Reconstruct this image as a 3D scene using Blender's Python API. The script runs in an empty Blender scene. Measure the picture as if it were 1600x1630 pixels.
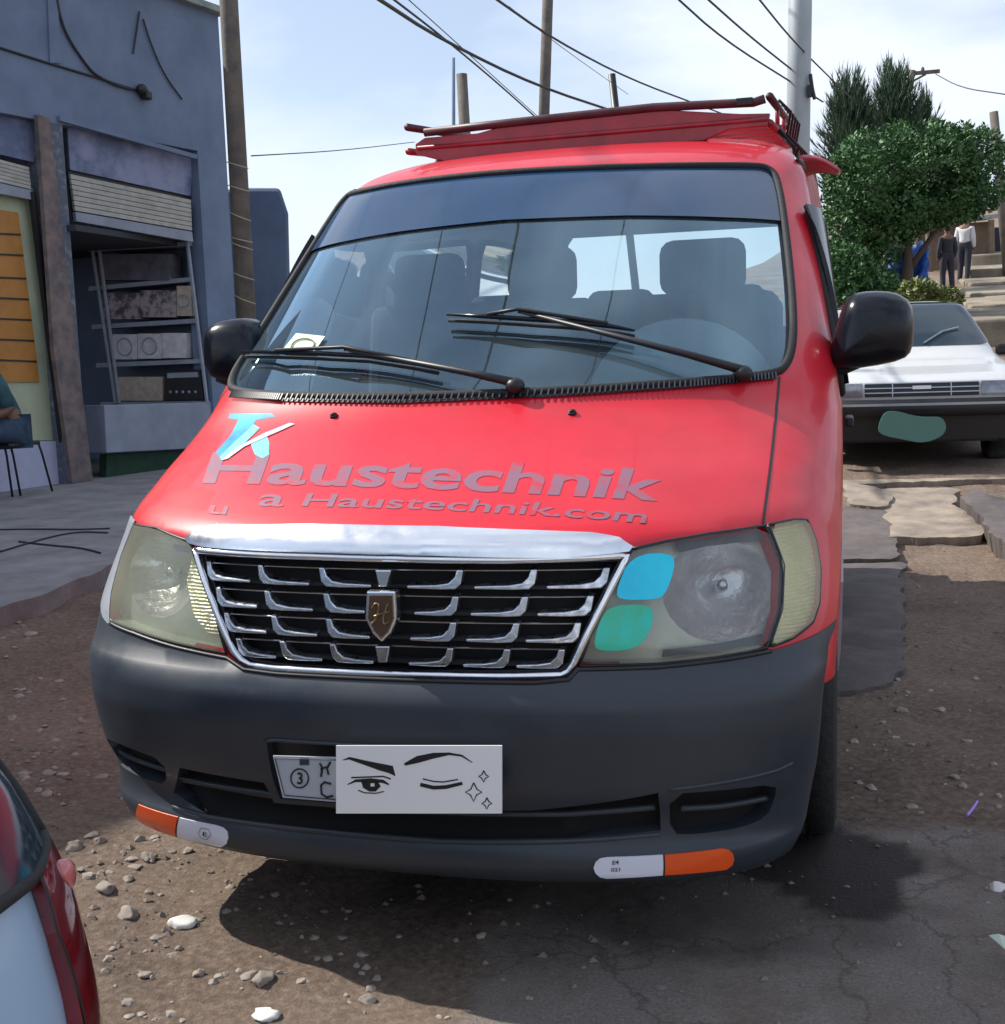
import bpy, bmesh, math, random
import numpy as np
from mathutils import Vector, Matrix, noise
from mathutils.geometry import delaunay_2d_cdt
random.seed(7)
S = bpy.context.scene
COL = S.collection
PI = math.pi
# ------------------------------------------------------------------ camera
CP = np.array([0.86048, -2.23129, 1.24500])
CAMP = CP
yaw, pit, rol, FPX = -0.2725506, -0.1276424, -0.0318201, 1946.306
cy, sy, cp_, sp_, cr, sr = math.cos(yaw), math.sin(yaw), math.cos(pit), math.sin(pit), math.cos(rol), math.sin(rol)
Fv = np.array([sy*cp_, cy*cp_, sp_]); r0 = np.array([cy, -sy, 0.]); u0 = np.cross(r0, Fv)
Rv = cr*r0+sr*u0; Uv = -sr*r0+cr*u0
cam = bpy.data.cameras.new('camera'); co = bpy.data.objects.new('camera', cam); COL.objects.link(co)
co.matrix_world = Matrix([[Rv[0], Uv[0], -Fv[0], CP[0]], [Rv[1], Uv[1], -Fv[1], CP[1]], [Rv[2], Uv[2], -Fv[2], CP[2]], [0, 0, 0, 1]])
cam.sensor_fit = 'HORIZONTAL'; cam.sensor_width = 36; cam.lens = FPX/1600*36
cam.clip_start = 0.05; cam.clip_end = 3000
S.camera = co
# ------------------------------------------------------------------ sky and sun
SUN = Vector((-1.0, .16, .98)).normalized()
SEL = math.asin(SUN.z); SAZ = math.atan2(SUN.x, SUN.y)
w = bpy.data.worlds.new('World'); S.world = w; w.use_nodes = True
nt = w.node_tree; nt.nodes.clear()
def N(t, ty, **k):
    n = t.nodes.new(ty)
    for a, b in k.items(): setattr(n, a, b)
    return n
out = N(nt, 'ShaderNodeOutputWorld'); bg = N(nt, 'ShaderNodeBackground')
sky = N(nt, 'ShaderNodeTexSky', sky_type='NISHITA', sun_disc=False)
sky.sun_elevation = SEL; sky.sun_rotation = SAZ; sky.air_density = 1.0; sky.dust_density = .6; sky.ozone_density = 1.0
tc = N(nt, 'ShaderNodeTexCoord'); mp = N(nt, 'ShaderNodeMapping'); mp.inputs['Scale'].default_value = (1, 1, 2.2); mp.inputs['Location'].default_value = (3.1, 1.2, .4)
nz = N(nt, 'ShaderNodeTexNoise'); nz.inputs['Scale'].default_value = 2.1; nz.inputs['Detail'].default_value = 7; nz.inputs['Roughness'].default_value = .52
nz.inputs['Distortion'].default_value = .35
rmp = N(nt, 'ShaderNodeValToRGB'); rmp.color_ramp.elements[0].position = .42; rmp.color_ramp.elements[1].position = .62
rmp.color_ramp.elements[0].color = (.30, .30, .30, 1); rmp.color_ramp.elements[1].color = (.92, .92, .92, 1)
mx = N(nt, 'ShaderNodeMix', data_type='RGBA'); mx.inputs[7].default_value = (6.9, 7.4, 8.5, 1)
L = nt.links.new
L(tc.outputs['Generated'], mp.inputs['Vector']); L(mp.outputs[0], nz.inputs['Vector']); L(nz.outputs['Fac'], rmp.inputs[0])
L(rmp.outputs[0], mx.inputs[0]); L(sky.outputs[0], mx.inputs[6]); L(mx.outputs[2], bg.inputs[0]); L(bg.outputs[0], out.inputs[0])
bg.inputs[1].default_value = .10
sl = bpy.data.lights.new('sun', 'SUN'); sl.energy = 4.2; sl.angle = math.radians(.6); sl.color = (1, .95, .87)
so = bpy.data.objects.new('sun', sl); COL.objects.link(so); so.rotation_euler = SUN.to_track_quat('Z', 'Y').to_euler(); so.location = (-20, 3, 20)
S.view_settings.view_transform = 'Standard'; S.view_settings.look = 'None'; S.view_settings.exposure = 0.55; S.view_settings.gamma = 1
S.render.engine = 'CYCLES'
S.cycles.max_bounces = 8; S.cycles.transparent_max_bounces = 16
# ------------------------------------------------------------------ photo geometry helpers
def ray(px, py):
    d = Fv+(px-800)/FPX*Rv-(py-815)/FPX*Uv
    return d/np.linalg.norm(d)
def at_y(px, py, y): d = ray(px, py); return Vector(CP+(y-CP[1])/d[1]*d)
def at_x(px, py, x): d = ray(px, py); return Vector(CP+(x-CP[0])/d[0]*d)
def at_z(px, py, z): d = ray(px, py); return Vector(CP+(z-CP[2])/d[2]*d)
def at_plane(px, py, p, n):
    d = Vector(ray(px, py)); c = Vector(CP); return c+d*((Vector(p)-c).dot(n)/d.dot(n))
def at_d(px, py, dist): d = Vector(ray(px, py)); return Vector(CP)+d*(dist/d.dot(Vector(Fv)))
# ------------------------------------------------------------------ materials
def mat(name, col, rough=.5, metal=0, spec=.5, coat=0, noise_amt=0, nscale=8, bump=0, bscale=60, col2=None, lo=.35, hi=.65, rvar=0, back=None, detail=6, coatr=.05, emis=None, trans=0):
    m = bpy.data.materials.new(name); m.use_nodes = True; t = m.node_tree; b = t.nodes['Principled BSDF']; l = t.links.new
    c = tuple(col)+(1,)
    b.inputs['Base Color'].default_value = c; b.inputs['Roughness'].default_value = rough; b.inputs['Metallic'].default_value = metal
    b.inputs['Specular IOR Level'].default_value = spec; b.inputs['Coat Weight'].default_value = coat; b.inputs['Coat Roughness'].default_value = coatr
    m.diffuse_color = c
    src = None
    tcn = N(t, 'ShaderNodeTexCoord')
    if col2 is not None or noise_amt:
        n1 = N(t, 'ShaderNodeTexNoise'); n1.inputs['Scale'].default_value = nscale; n1.inputs['Detail'].default_value = detail; n1.inputs['Roughness'].default_value = .62
        l(tcn.outputs['Object'], n1.inputs['Vector'])
        r = N(t, 'ShaderNodeValToRGB'); r.color_ramp.elements[0].position = lo; r.color_ramp.elements[1].position = hi
        c2 = col2 if col2 is not None else tuple(min(1, x*(1-noise_amt)) for x in col)
        r.color_ramp.elements[0].color = tuple(c2)+(1,); r.color_ramp.elements[1].color = c
        l(n1.outputs['Fac'], r.inputs[0]); src = r.outputs[0]
        if rvar:
            mr = N(t, 'ShaderNodeMapRange'); mr.inputs[1].default_value = lo; mr.inputs[2].default_value = hi; mr.inputs[3].default_value = min(1, rough+rvar); mr.inputs[4].default_value = rough
            l(n1.outputs['Fac'], mr.inputs[0]); l(mr.outputs[0], b.inputs['Roughness'])
    if back is not None:
        g = N(t, 'ShaderNodeNewGeometry'); mx = N(t, 'ShaderNodeMix', data_type='RGBA'); mx.inputs[7].default_value = tuple(back)+(1,)
        l(g.outputs['Backfacing'], mx.inputs[0])
        if src: l(src, mx.inputs[6])
        else: mx.inputs[6].default_value = c
        src = mx.outputs[2]
        inv = N(t, 'ShaderNodeMath', operation='MULTIPLY_ADD'); inv.inputs[1].default_value = -coat; inv.inputs[2].default_value = coat
        l(g.outputs['Backfacing'], inv.inputs[0]); l(inv.outputs[0], b.inputs['Coat Weight'])
    if src: l(src, b.inputs['Base Color'])
    if bump:
        n2 = N(t, 'ShaderNodeTexNoise'); n2.inputs['Scale'].default_value = bscale; n2.inputs['Detail'].default_value = 5
        l(tcn.outputs['Object'], n2.inputs['Vector'])
        bp = N(t, 'ShaderNodeBump'); bp.inputs['Strength'].default_value = min(1, bump); bp.inputs['Distance'].default_value = .01 if bump <= 1 else .01*bump
        l(n2.outputs['Fac'], bp.inputs['Height']); l(bp.outputs[0], b.inputs['Normal'])
    return m
def glassmat(name, tint, refl=1.0, rough=.02, tintr=(1, 1, 1), dust=0, dcol=(.42, .55, .62)):
    """thin pane: tinted see-through with real fresnel reflection"""
    m = bpy.data.materials.new(name); m.use_nodes = True; t = m.node_tree; t.nodes.clear(); l = t.links.new
    o = N(t, 'ShaderNodeOutputMaterial'); tr = N(t, 'ShaderNodeBsdfTransparent'); tr.inputs[0].default_value = tuple(tint)+(1,)
    gl = N(t, 'ShaderNodeBsdfGlossy'); gl.inputs['Roughness'].default_value = rough; gl.inputs[0].default_value = tuple(tintr)+(1,)
    fr = N(t, 'ShaderNodeFresnel'); fr.inputs[0].default_value = 1.5
    mu = N(t, 'ShaderNodeMath', operation='MULTIPLY', use_clamp=True); mu.inputs[1].default_value = refl
    mxs = N(t, 'ShaderNodeMixShader')
    l(fr.outputs[0], mu.inputs[0]); l(mu.outputs[0], mxs.inputs[0]); l(tr.outputs[0], mxs.inputs[1]); l(gl.outputs[0], mxs.inputs[2])
    if dust:
        df = N(t, 'ShaderNodeBsdfDiffuse'); df.inputs[0].default_value = tuple(dcol)+(1,); m2 = N(t, 'ShaderNodeMixShader')
        dn = N(t, 'ShaderNodeTexNoise'); dn.inputs['Scale'].default_value = 3; dc = N(t, 'ShaderNodeTexCoord'); l(dc.outputs['Object'], dn.inputs['Vector'])
        dm = N(t, 'ShaderNodeMapRange'); dm.inputs[1].default_value = .3; dm.inputs[2].default_value = .7; dm.inputs[3].default_value = dust*.6; dm.inputs[4].default_value = dust*1.4
        l(dn.outputs['Fac'], dm.inputs[0]); l(dm.outputs[0], m2.inputs[0]); l(mxs.outputs[0], m2.inputs[1]); l(df.outputs[0], m2.inputs[2]); l(m2.outputs[0], o.inputs[0])
    else: l(mxs.outputs[0], o.inputs[0])
    return m
M = {}
M['red'] = mat('red_paint', (.64, .011, .026), .36, spec=.4, coat=.35, coatr=.06, col2=(.52, .011, .024), nscale=3, lo=.35, hi=.6, rvar=.12, back=(.05, .055, .065))
M['redfade'] = mat('faded_red_paint', (.62, .13, .17), .35, coat=.35, coatr=.2, noise_amt=.25, nscale=12)
M['rackred'] = mat('rack_red_paint', (.36, .014, .032), .42, coat=.4, coatr=.2, noise_amt=.35, nscale=14)
M['rackdark'] = mat('weathered_rail_paint', (.085, .018, .026), .5, noise_amt=.4, nscale=20)
M['silver'] = mat('silver_paint', (.50, .54, .60), .35, metal=.3, coat=.4, noise_amt=.1)
M['bumper'] = mat('grey_plastic', (.023, .032, .047), .32, spec=.5, col2=(.036, .044, .055), nscale=2.6, lo=.4, hi=.62, bump=.03, bscale=300, rvar=.18)
M['black'] = mat('black_plastic', (.012, .013, .016), .45, noise_amt=.2)
M['gloss_black'] = mat('gloss_black_plastic', (.005, .007, .012), .22, spec=.35)
M['recess'] = mat('recess_black', (.003, .003, .004), .8)
M['rubber'] = mat('rubber', (.015, .015, .017), .75, noise_amt=.3, nscale=20, bump=.2, bscale=80)
M['tyre'] = mat('tyre_rubber', (.022, .021, .021), .85, noise_amt=.4, nscale=30, bump=.5, bscale=90)
M['chrome'] = mat('chrome', (.93, .94, .96), .16, metal=1, noise_amt=.08, nscale=14, rvar=.15)
M['grillechrome'] = mat('aged_chrome', (.74, .77, .82), .20, metal=1, noise_amt=.35, nscale=60, rvar=.25)
M['chrome_dull'] = mat('worn_chrome', (.62, .65, .70), .28, metal=1, noise_amt=.3, nscale=30)
M['reflector'] = mat('lamp_reflector', (.90, .90, .92), .22, metal=.6, noise_amt=.35, nscale=9, rvar=.2, bump=1.5, bscale=11)
M['yellowed'] = mat('yellowed_lamp', (.62, .58, .22), .2, metal=.55, noise_amt=.3, nscale=12)
M['ws'] = glassmat('windscreen_glass', (.78, .90, .94), 2.5, tintr=(.52, .80, 1.0), dust=.06)
M['clear'] = glassmat('side_glass', (.88, .92, .92), 1.2)
M['lens'] = glassmat('headlamp_lens', (.95, .96, .93), .9, .06, dust=.05, dcol=(.5, .5, .5))
M['lens_cloudy'] = glassmat('cloudy_headlamp_lens', (.95, .96, .90), .7, .10, dust=.22, dcol=(.60, .64, .50))
M['lens2'] = glassmat('yellowed_lens', (.96, .95, .84), .8, .10, dust=.22, dcol=(.85, .82, .55))
M['tintband'] = mat('blue_sun_strip', (.016, .052, .120), .12, spec=.75, noise_amt=.1)
M['dash'] = mat('dusty_dashboard', (.32, .38, .38), .8, noise_amt=.15, nscale=6)
M['fabric'] = mat('seat_fabric', (.018, .023, .035), .9, noise_amt=.3, nscale=30, bump=.3, bscale=200)
M['liner'] = mat('headliner', (.07, .075, .08), .9)
M['white'] = mat('white_paint', (.80, .80, .80), .4)
M['paper'] = mat('paper', (.62, .70, .58), .7)
M['ink'] = mat('ink', (.012, .012, .014), .6)
M['orange'] = mat('orange_reflective', (.85, .09, .008), .3, coat=.4)
M['refl_white'] = mat('white_reflective', (.72, .76, .88), .3, coat=.4)
M['cyan'] = mat('cyan_film', (.0, .72, .95), .25, coat=.3, col2=(.0, .60, .86), nscale=9)
M['green'] = mat('green_film', (.0, .62, .52), .25, coat=.3, col2=(.04, .48, .22), nscale=12)
M['lblue'] = mat('light_blue_decal', (.04, .50, .78), .35, col2=(.02, .18, .52), nscale=9)
M['lcyan'] = mat('pale_cyan_decal', (.22, .74, .80), .35)
M['lwhite'] = mat('pale_decal', (.55, .55, .68), .4)
M['lgrey'] = mat('faded_grey_lettering', (.24, .105, .155), .5, col2=(.50, .025, .045), nscale=22, lo=.34, hi=.50, coat=.15)
M['concrete'] = mat('concrete', (.27, .265, .265), .85, col2=(.17, .165, .17), nscale=3.5, bump=.35, bscale=45)
M['bluewall'] = mat('blue_grey_render', (.175, .235, .345), .85, col2=(.115, .16, .245), nscale=1.7, lo=.3, hi=.7, bump=.35, bscale=22)
M['greyboard'] = mat('worn_grey_board', (.25, .28, .42), .7, col2=(.11, .145, .25), nscale=2.6, lo=.4, hi=.6)
M['shutter'] = mat('cream_shutter', (.42, .42, .38), .5, noise_amt=.25, nscale=9)
M['timber'] = mat('bare_timber', (.22, .17, .155), .85, col2=(.10, .09, .10), nscale=7, bump=.4)
M['bluetimber'] = mat('peeling_blue_timber', (.10, .125, .17), .85, col2=(.22, .22, .25), nscale=14, lo=.35, hi=.5, bump=.5, bscale=60)
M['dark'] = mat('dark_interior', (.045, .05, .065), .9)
M['shelf'] = mat('grey_shelf', (.32, .36, .43), .6, noise_amt=.2)
M['counter'] = mat('grey_counter', (.28, .32, .40), .7, noise_amt=.2, nscale=4)
M['greencloth'] = mat('green_base_panel', (.012, .055, .03), .8, noise_amt=.4, nscale=6)
M['cream'] = mat('cream_green_wall', (.46, .52, .36), .7, noise_amt=.15, nscale=3)
M['amber'] = mat('orange_board', (.46, .20, .035), .5, noise_amt=.2, nscale=6)
M['pale'] = mat('pale_panel', (.46, .49, .66), .6, noise_amt=.1)
M['pole_wood'] = mat('old_wood_pole', (.16, .135, .11), .85, col2=(.09, .08, .075), nscale=5, bump=.4, bscale=30)
M['pole_metal'] = mat('grey_pole_paint', (.36, .40, .42), .5, noise_amt=.15, nscale=3)
M['wire'] = mat('cable', (.02, .022, .03), .6)
M['leaf'] = mat('leaf', (.072, .175, .050), .6, col2=(.03, .085, .03), nscale=2.5, lo=.3, hi=.7)
M['needle'] = mat('needle_leaf', (.045, .095, .04), .6, col2=(.02, .05, .03), nscale=2)
M['bark'] = mat('bark', (.10, .075, .055), .9, bump=.5)
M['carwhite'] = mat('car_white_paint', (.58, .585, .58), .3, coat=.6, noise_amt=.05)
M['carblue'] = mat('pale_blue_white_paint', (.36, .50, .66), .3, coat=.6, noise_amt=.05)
M['taillight'] = mat('red_tail_lamp', (.22, .006, .012), .12, coat=1, noise_amt=.3, nscale=30)
M['carglass'] = mat('dark_car_glass', (.012, .028, .042), .10, spec=.6)
M['carlamp'] = mat('glass_lamp', (.30, .32, .36), .15, metal=.4, coat=.5, noise_amt=.4, nscale=20)
M['teal'] = mat('teal_overlay_blob', (.09, .21, .18), .6)
M['tarp'] = mat('blue_tarp', (.02, .10, .42), .5, noise_amt=.4, nscale=6)
M['mud'] = mat('mud_wall', (.22, .16, .11), .9, noise_amt=.3, nscale=4)
M['tin'] = mat('tin_roof', (.38, .38, .38), .5, metal=.2, noise_amt=.3)
M['skin'] = mat('skin', (.16, .075, .045), .5)
M['tealshirt'] = mat('teal_shirt', (.03, .10, .12), .85, noise_amt=.4, nscale=10)
M['jeans'] = mat('jeans', (.035, .07, .12), .85, noise_amt=.3, nscale=20)
M['whitecloth'] = mat('white_cloth', (.62, .62, .64), .85)
M['darkcloth'] = mat('dark_cloth', (.03, .03, .045), .9)
M['stone'] = mat('stone', (.38, .33, .28), .85, col2=(.20, .165, .14), nscale=9, bump=.4, bscale=40)
M['whitestone'] = mat('white_stone', (.72, .70, .66), .8, noise_amt=.2, nscale=20)
M['gold'] = mat('gold_letter', (.62, .45, .25), .3, metal=1)
M['plate'] = mat('number_plate', (.42, .45, .50), .45, noise_amt=.1)
# ------------------------------------------------------------------ mesh helpers
def link(name, me, m, parent=None, smooth=False):
    o = bpy.data.objects.new(name, me); COL.objects.link(o)
    for x in (m if isinstance(m, (list, tuple)) else [m]): me.materials.append(M[x] if isinstance(x, str) else x)
    if parent: o.parent = parent
    if smooth:
        for p in me.polygons: p.use_smooth = True
    return o
def pyd(name, vs, fs, m, parent=None, smooth=False):
    me = bpy.data.meshes.new(name); me.from_pydata([tuple(v) for v in vs], [], fs); me.update()
    return link(name, me, m, parent, smooth)
class MB:
    def __init__(s): s.v = []; s.f = []
    def add(s, vs, fs):
        o = len(s.v); s.v += [Vector(v) for v in vs]; s.f += [tuple(i+o for i in f) for f in fs]; return s
    def box(s, c, d, rz=0, tilt=None):
        R = Matrix.Rotation(rz, 3, 'Z')
        if tilt is not None: R = tilt
        vs = [Vector(c)+R@Vector((x*d[0]/2, y*d[1]/2, z*d[2]/2)) for x in (-1, 1) for y in (-1, 1) for z in (-1, 1)]
        return s.add(vs, [(0, 1, 3, 2), (4, 6, 7, 5), (0, 4, 5, 1), (2, 3, 7, 6), (0, 2, 6, 4), (1, 5, 7, 3)])
    def tube(s, pts, r, n=8, cap=True):
        pts = [Vector(p) for p in pts]; k = len(pts)
        rs = r if isinstance(r, (list, tuple)) else [r]*k
        up = Vector((0, 0, 1)); vs = []
        prev = None
        for i, p in enumerate(pts):
            t = (pts[min(i+1, k-1)]-pts[max(i-1, 0)]).normalized()
            a = prev if prev is not None else (Vector((1, 0, 0)) if abs(t.z) > .9 else up)
            a = (a-t*a.dot(t)).normalized(); b = t.cross(a); prev = a
            vs += [p+(a*math.cos(2*PI*j/n)+b*math.sin(2*PI*j/n))*rs[i] for j in range(n)]
        fs = [(i*n+j, i*n+(j+1) % n, (i+1)*n+(j+1) % n, (i+1)*n+j) for i in range(k-1) for j in range(n)]
        if cap: fs += [tuple(range(n))[::-1], tuple((k-1)*n+j for j in range(n))]
        return s.add(vs, fs)
    def prism(s, poly, off):
        """poly: 3D loop, off: vector"""
        k = len(poly); off = Vector(off); vs = [Vector(p) for p in poly]+[Vector(p)+off for p in poly]
        return s.add(vs, [tuple(range(k))[::-1], tuple(range(k, 2*k))]+[(i, (i+1) % k, k+(i+1) % k, k+i) for i in range(k)])
    def ell(s, c, r, n=12, m=8, R=None):
        vs = []; fs = []
        for i in range(m+1):
            th = PI*i/m
            for j in range(n):
                ph = 2*PI*j/n; v = Vector((r[0]*math.sin(th)*math.cos(ph), r[1]*math.sin(th)*math.sin(ph), r[2]*math.cos(th)))
                if R: v = R@v
                vs.append(Vector(c)+v)
        for i in range(m):
            for j in range(n): fs.append((i*n+j, (i+1)*n+j, (i+1)*n+(j+1) % n, i*n+(j+1) % n))
        return s.add(vs, fs)
    def lathe(s, c, prof, axis='X', n=32):
        """prof: list of (radius, offset along axis)"""
        vs = []
        for (r, o) in prof:
            for j in range(n):
                a = 2*PI*j/n; q = (o, r*math.cos(a), r*math.sin(a)) if axis == 'X' else ((r*math.cos(a), o, r*math.sin(a)) if axis == 'Y' else (r*math.cos(a), r*math.sin(a), o))
                vs.append(Vector(c)+Vector(q))
        k = len(prof); fs = [(i*n+j, i*n+(j+1) % n, (i+1)*n+(j+1) % n, (i+1)*n+j) for i in range(k-1) for j in range(n)]
        return s.add(vs, fs)
    def build(s, name, m, parent=None, smooth=False, bevel=0, seg=2, fix=True):
        me = bpy.data.meshes.new(name); me.from_pydata([tuple(v) for v in s.v], [], s.f); me.update()
        if fix:
            bm = bmesh.new(); bm.from_mesh(me)
            bmesh.ops.remove_doubles(bm, verts=bm.verts, dist=1e-5)
            bmesh.ops.recalc_face_normals(bm, faces=bm.faces); bm.to_mesh(me); bm.free()
        o = link(name, me, m, parent, smooth)
        if bevel:
            b = o.modifiers.new('bevel', 'BEVEL'); b.width = bevel; b.segments = seg; b.limit_method = 'ANGLE'; b.angle_limit = .6
        return o
def thing(name, label, cat, loc=(0, 0, 0), rz=0, group=None):
    o = bpy.data.objects.new(name, None); COL.objects.link(o); o.location = loc; o.rotation_euler = (0, 0, rz); o.empty_display_size = .1
    return tag(o, label, cat, group)
def tag(o, label, cat, group=None):
    o['label'] = label; o['category'] = cat
    if group: o['group'] = group
    return o
def struct(o, kind='structure', label=None): 
    o['kind'] = kind
    if label: o['label'] = label
    return o
def attach(root):
    """children were built in world coordinates: keep them there"""
    bpy.context.view_layer.update()
    inv = root.matrix_world.inverted()
    for c in root.children: c.matrix_parent_inverse = inv
def copy_tree(o, parent=None):
    c = o.copy(); COL.objects.link(c)
    if parent: c.parent = parent
    for ch in o.children: copy_tree(ch, c)
    return c
def interp(tab, z):
    """smooth (pchip) interpolation of a table [(z, v...)]"""
    zs = tab[:, 0]; out = []
    i = int(np.clip(np.searchsorted(zs, z)-1, 0, len(zs)-2)); h = zs[i+1]-zs[i]; t = min(1, max(0, (z-zs[i])/h))
    def sl(j, k):
        if j <= 0: return (tab[1, k]-tab[0, k])/(zs[1]-zs[0])
        if j >= len(zs)-1: return (tab[-1, k]-tab[-2, k])/(zs[-1]-zs[-2])
        a = (tab[j, k]-tab[j-1, k])/(zs[j]-zs[j-1]); b = (tab[j+1, k]-tab[j, k])/(zs[j+1]-zs[j])
        return 0 if a*b <= 0 else 2*a*b/(a+b)
    for k in range(1, tab.shape[1]):
        a, b = tab[i, k], tab[i+1, k]; m0, m1 = sl(i, k)*h, sl(i+1, k)*h
        out.append((2*t**3-3*t*t+1)*a+(t**3-2*t*t+t)*m0+(-2*t**3+3*t*t)*b+(t**3-t*t)*m1)
    return out
def inpoly(P, x, y):
    c = False; n = len(P); j = n-1
    for i in range(n):
        xi, yi = P[i]; xj, yj = P[j]
        if (yi > y) != (yj > y) and x < (xj-xi)*(y-yi)/(yj-yi)+xi: c = not c
        j = i
    return c
def resample(P, d, closed=True):
    o = []; n = len(P)
    for i in range(n if closed else n-1):
        a = P[i]; b = P[(i+1) % n]; L_ = math.hypot(b[0]-a[0], b[1]-a[1]); k = max(1, int(math.ceil(L_/d)))
        o += [(a[0]+(b[0]-a[0])*j/k, a[1]+(b[1]-a[1])*j/k) for j in range(k)]
    if not closed: o.append(P[-1])
    return o
def smooth_loop(P, it=2, closed=True):
    for _ in range(it):
        Q = []; n = len(P)
        for i in range(n if closed else n-1):
            a = P[i]; b = P[(i+1) % n]; Q += [tuple(a[k]*.75+b[k]*.25 for k in range(len(a))), tuple(a[k]*.25+b[k]*.75 for k in range(len(a)))]
        if not closed: Q = [P[0]]+Q+[P[-1]]
        P = Q
    return P
class Surf:
    """body skin as horizontal slices: z -> (front y, half width, corner sweep)"""
    def __init__(s, tab, n=2.3, inv=None, t0=1.6, dt=.012):
        s.inv = inv; s.t0 = t0; s.dt = dt
        s.t = np.array(tab, float); s.n = n; zs = np.linspace(s.t[0, 0], s.t[-1, 0], 400)
        s.zs = zs; s.c = np.array([interp(s.t, z) for z in zs])
        ds = np.sqrt(np.diff(zs)**2+np.diff(s.c[:, 0])**2); s.h = np.concatenate([[0], np.cumsum(ds)])
    def row(s, z): return [float(np.interp(z, s.zs, s.c[:, k])) for k in range(3)]
    def H(s, z): return float(np.interp(z, s.zs, s.h))
    def Z(s, h): return float(np.interp(h, s.h, s.zs))
    def front_y(s, x, z):
        Y0, W, C = s.row(z); t = abs(x)/W
        if t >= 1: return Y0+C+(abs(x)-W)*6
        return Y0+C*(1-(1-t**s.n)**(1/s.n))
    def pt(s, a, h, off=0):
        z = s.Z(h); Y0, W, C = s.row(z); b = abs(a); sg = 1 if a >= 0 else -1
        if b <= PI/2: t = math.sin(b); p = Vector((sg*W*t, Y0+C*(1-max(0, 1-t**s.n)**(1/s.n)), z))
        else: p = Vector((sg*W, Y0+C+(b-PI/2), z))
        if off: p += s.nrm(a, h)*off
        return p
    def nrm(s, a, h):
        e = 2e-3; n = (s.pt(a+e, h)-s.pt(a-e, h)).cross(s.pt(a, h+e)-s.pt(a, h-e)); n.normalize()
        return n
    def hit(s, px, py):
        d = ray(px, py); CP = CAMP
        if s.inv is not None: d = np.array(s.inv.to_3x3()@Vector(d)); CP = np.array(s.inv@Vector(CAMP))
        best = None; pt_ = None; tp = None
        for i in range(0, 260):
            t = s.t0+i*s.dt; p = CP+t*d; z = min(max(p[2], s.zs[0]), s.zs[-1]); g = p[1]-s.front_y(p[0], z)
            if best is None or g > best[0]: best = (g, t)
            if g > 0:
                lo, hi = t-s.dt, t
                for _ in range(22):
                    m = (lo+hi)/2; p = CP+m*d; z = min(max(p[2], s.zs[0]), s.zs[-1])
                    if p[1]-s.front_y(p[0], z) > 0: hi = m
                    else: lo = m
                return s.ah(CP+hi*d)
        return s.ah(CP+best[1]*d)
    def ah(s, p):
        z = min(max(p[2], s.zs[0]), s.zs[-1]); Y0, W, C = s.row(z)
        t = max(-1, min(1, p[0]/W)); return (math.asin(t), s.H(z))
    def side(s, y, z, sg=1):
        Y0, W, C = s.row(z); k = y-(Y0+C)
        if k >= 0: return (sg*(PI/2+k), s.H(z))
        q = min(1, max(0, 1+k/C)); t = (1-max(0, (1-q))**s.n) ; 
        # invert y = Y0+C*(1-(1-t^n)^(1/n))
        v = (-k)/C; t = max(0, 1-v**s.n)**(1/s.n); return (sg*math.asin(min(1, t)), s.H(z))
    def px(s, pts): return [s.hit(*p) for p in pts]
    def poly(s, name, outer, holes, m, parent, sp=.03, off=0, thick=0, hthick=None, smooth=True, in_m=None):
        loops = [resample(outer, sp)]+[resample(h_, sp) for h_ in holes]
        co_ = []; ed = []
        for lp in loops:
            o = len(co_); n = len(lp); co_ += [Vector((p[0], p[1])) for p in lp]; ed += [(o+i, o+(i+1) % n) for i in range(n)]
        xs = [p[0] for p in outer]; ys = [p[1] for p in outer]
        arr = np.array([[p.x, p.y] for p in co_])
        a = min(xs)+sp*.5
        while a < max(xs):
            b = min(ys)+sp*.5
            while b < max(ys):
                if np.min((arr[:, 0]-a)**2+(arr[:, 1]-b)**2) > (sp*.45)**2: co_.append(Vector((a, b)))
                b += sp
            a += sp
        V, E_, F_, *_ = delaunay_2d_cdt(co_, ed, [], 0, 1e-6)
        fs = []
        for f in F_:
            cx = sum(V[i].x for i in f)/len(f); cy_ = sum(V[i].y for i in f)/len(f)
            if inpoly(outer, cx, cy_) and not any(inpoly(h_, cx, cy_) for h_ in holes): fs.append(tuple(f))
        used = sorted({i for f in fs for i in f}); mp_ = {i: k for k, i in enumerate(used)}
        vs = [s.pt(V[i].x, V[i].y, off) for i in used]; nr = [s.nrm(V[i].x, V[i].y) for i in used]
        fs = [tuple(mp_[i] for i in f) for f in fs]
        # consistent winding (outwards)
        if fs:
            f = fs[0]; g = (vs[f[1]]-vs[f[0]]).cross(vs[f[2]]-vs[f[0]])
            if g.dot(nr[f[0]]) < 0: fs = [f[::-1] for f in fs]
        if thick:
            cnt = {}
            for f in fs:
                for i in range(len(f)):
                    e = (f[i], f[(i+1) % len(f)]); cnt[e] = 1
            bd = [e for e in cnt if (e[1], e[0]) not in cnt]
            for (i, j) in bd:
                o = len(vs); ni, nj = nr[i], nr[j]; a_, b_ = vs[i].copy(), vs[j].copy(); c_, d_ = b_-nj*thick, a_-ni*thick
                fn = (b_-a_).cross(d_-a_).normalized()*-1
                vs += [a_, b_, c_, d_]; nr += [fn]*4; fs.append((o, o+3, o+2, o+1))
        me = bpy.data.meshes.new(name); me.from_pydata([tuple(v) for v in vs], [], fs); me.update()
        o = link(name, me, m, parent, smooth)
        if smooth: me.normals_split_custom_set_from_vertices([tuple(n) for n in nr])
        return o
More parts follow.
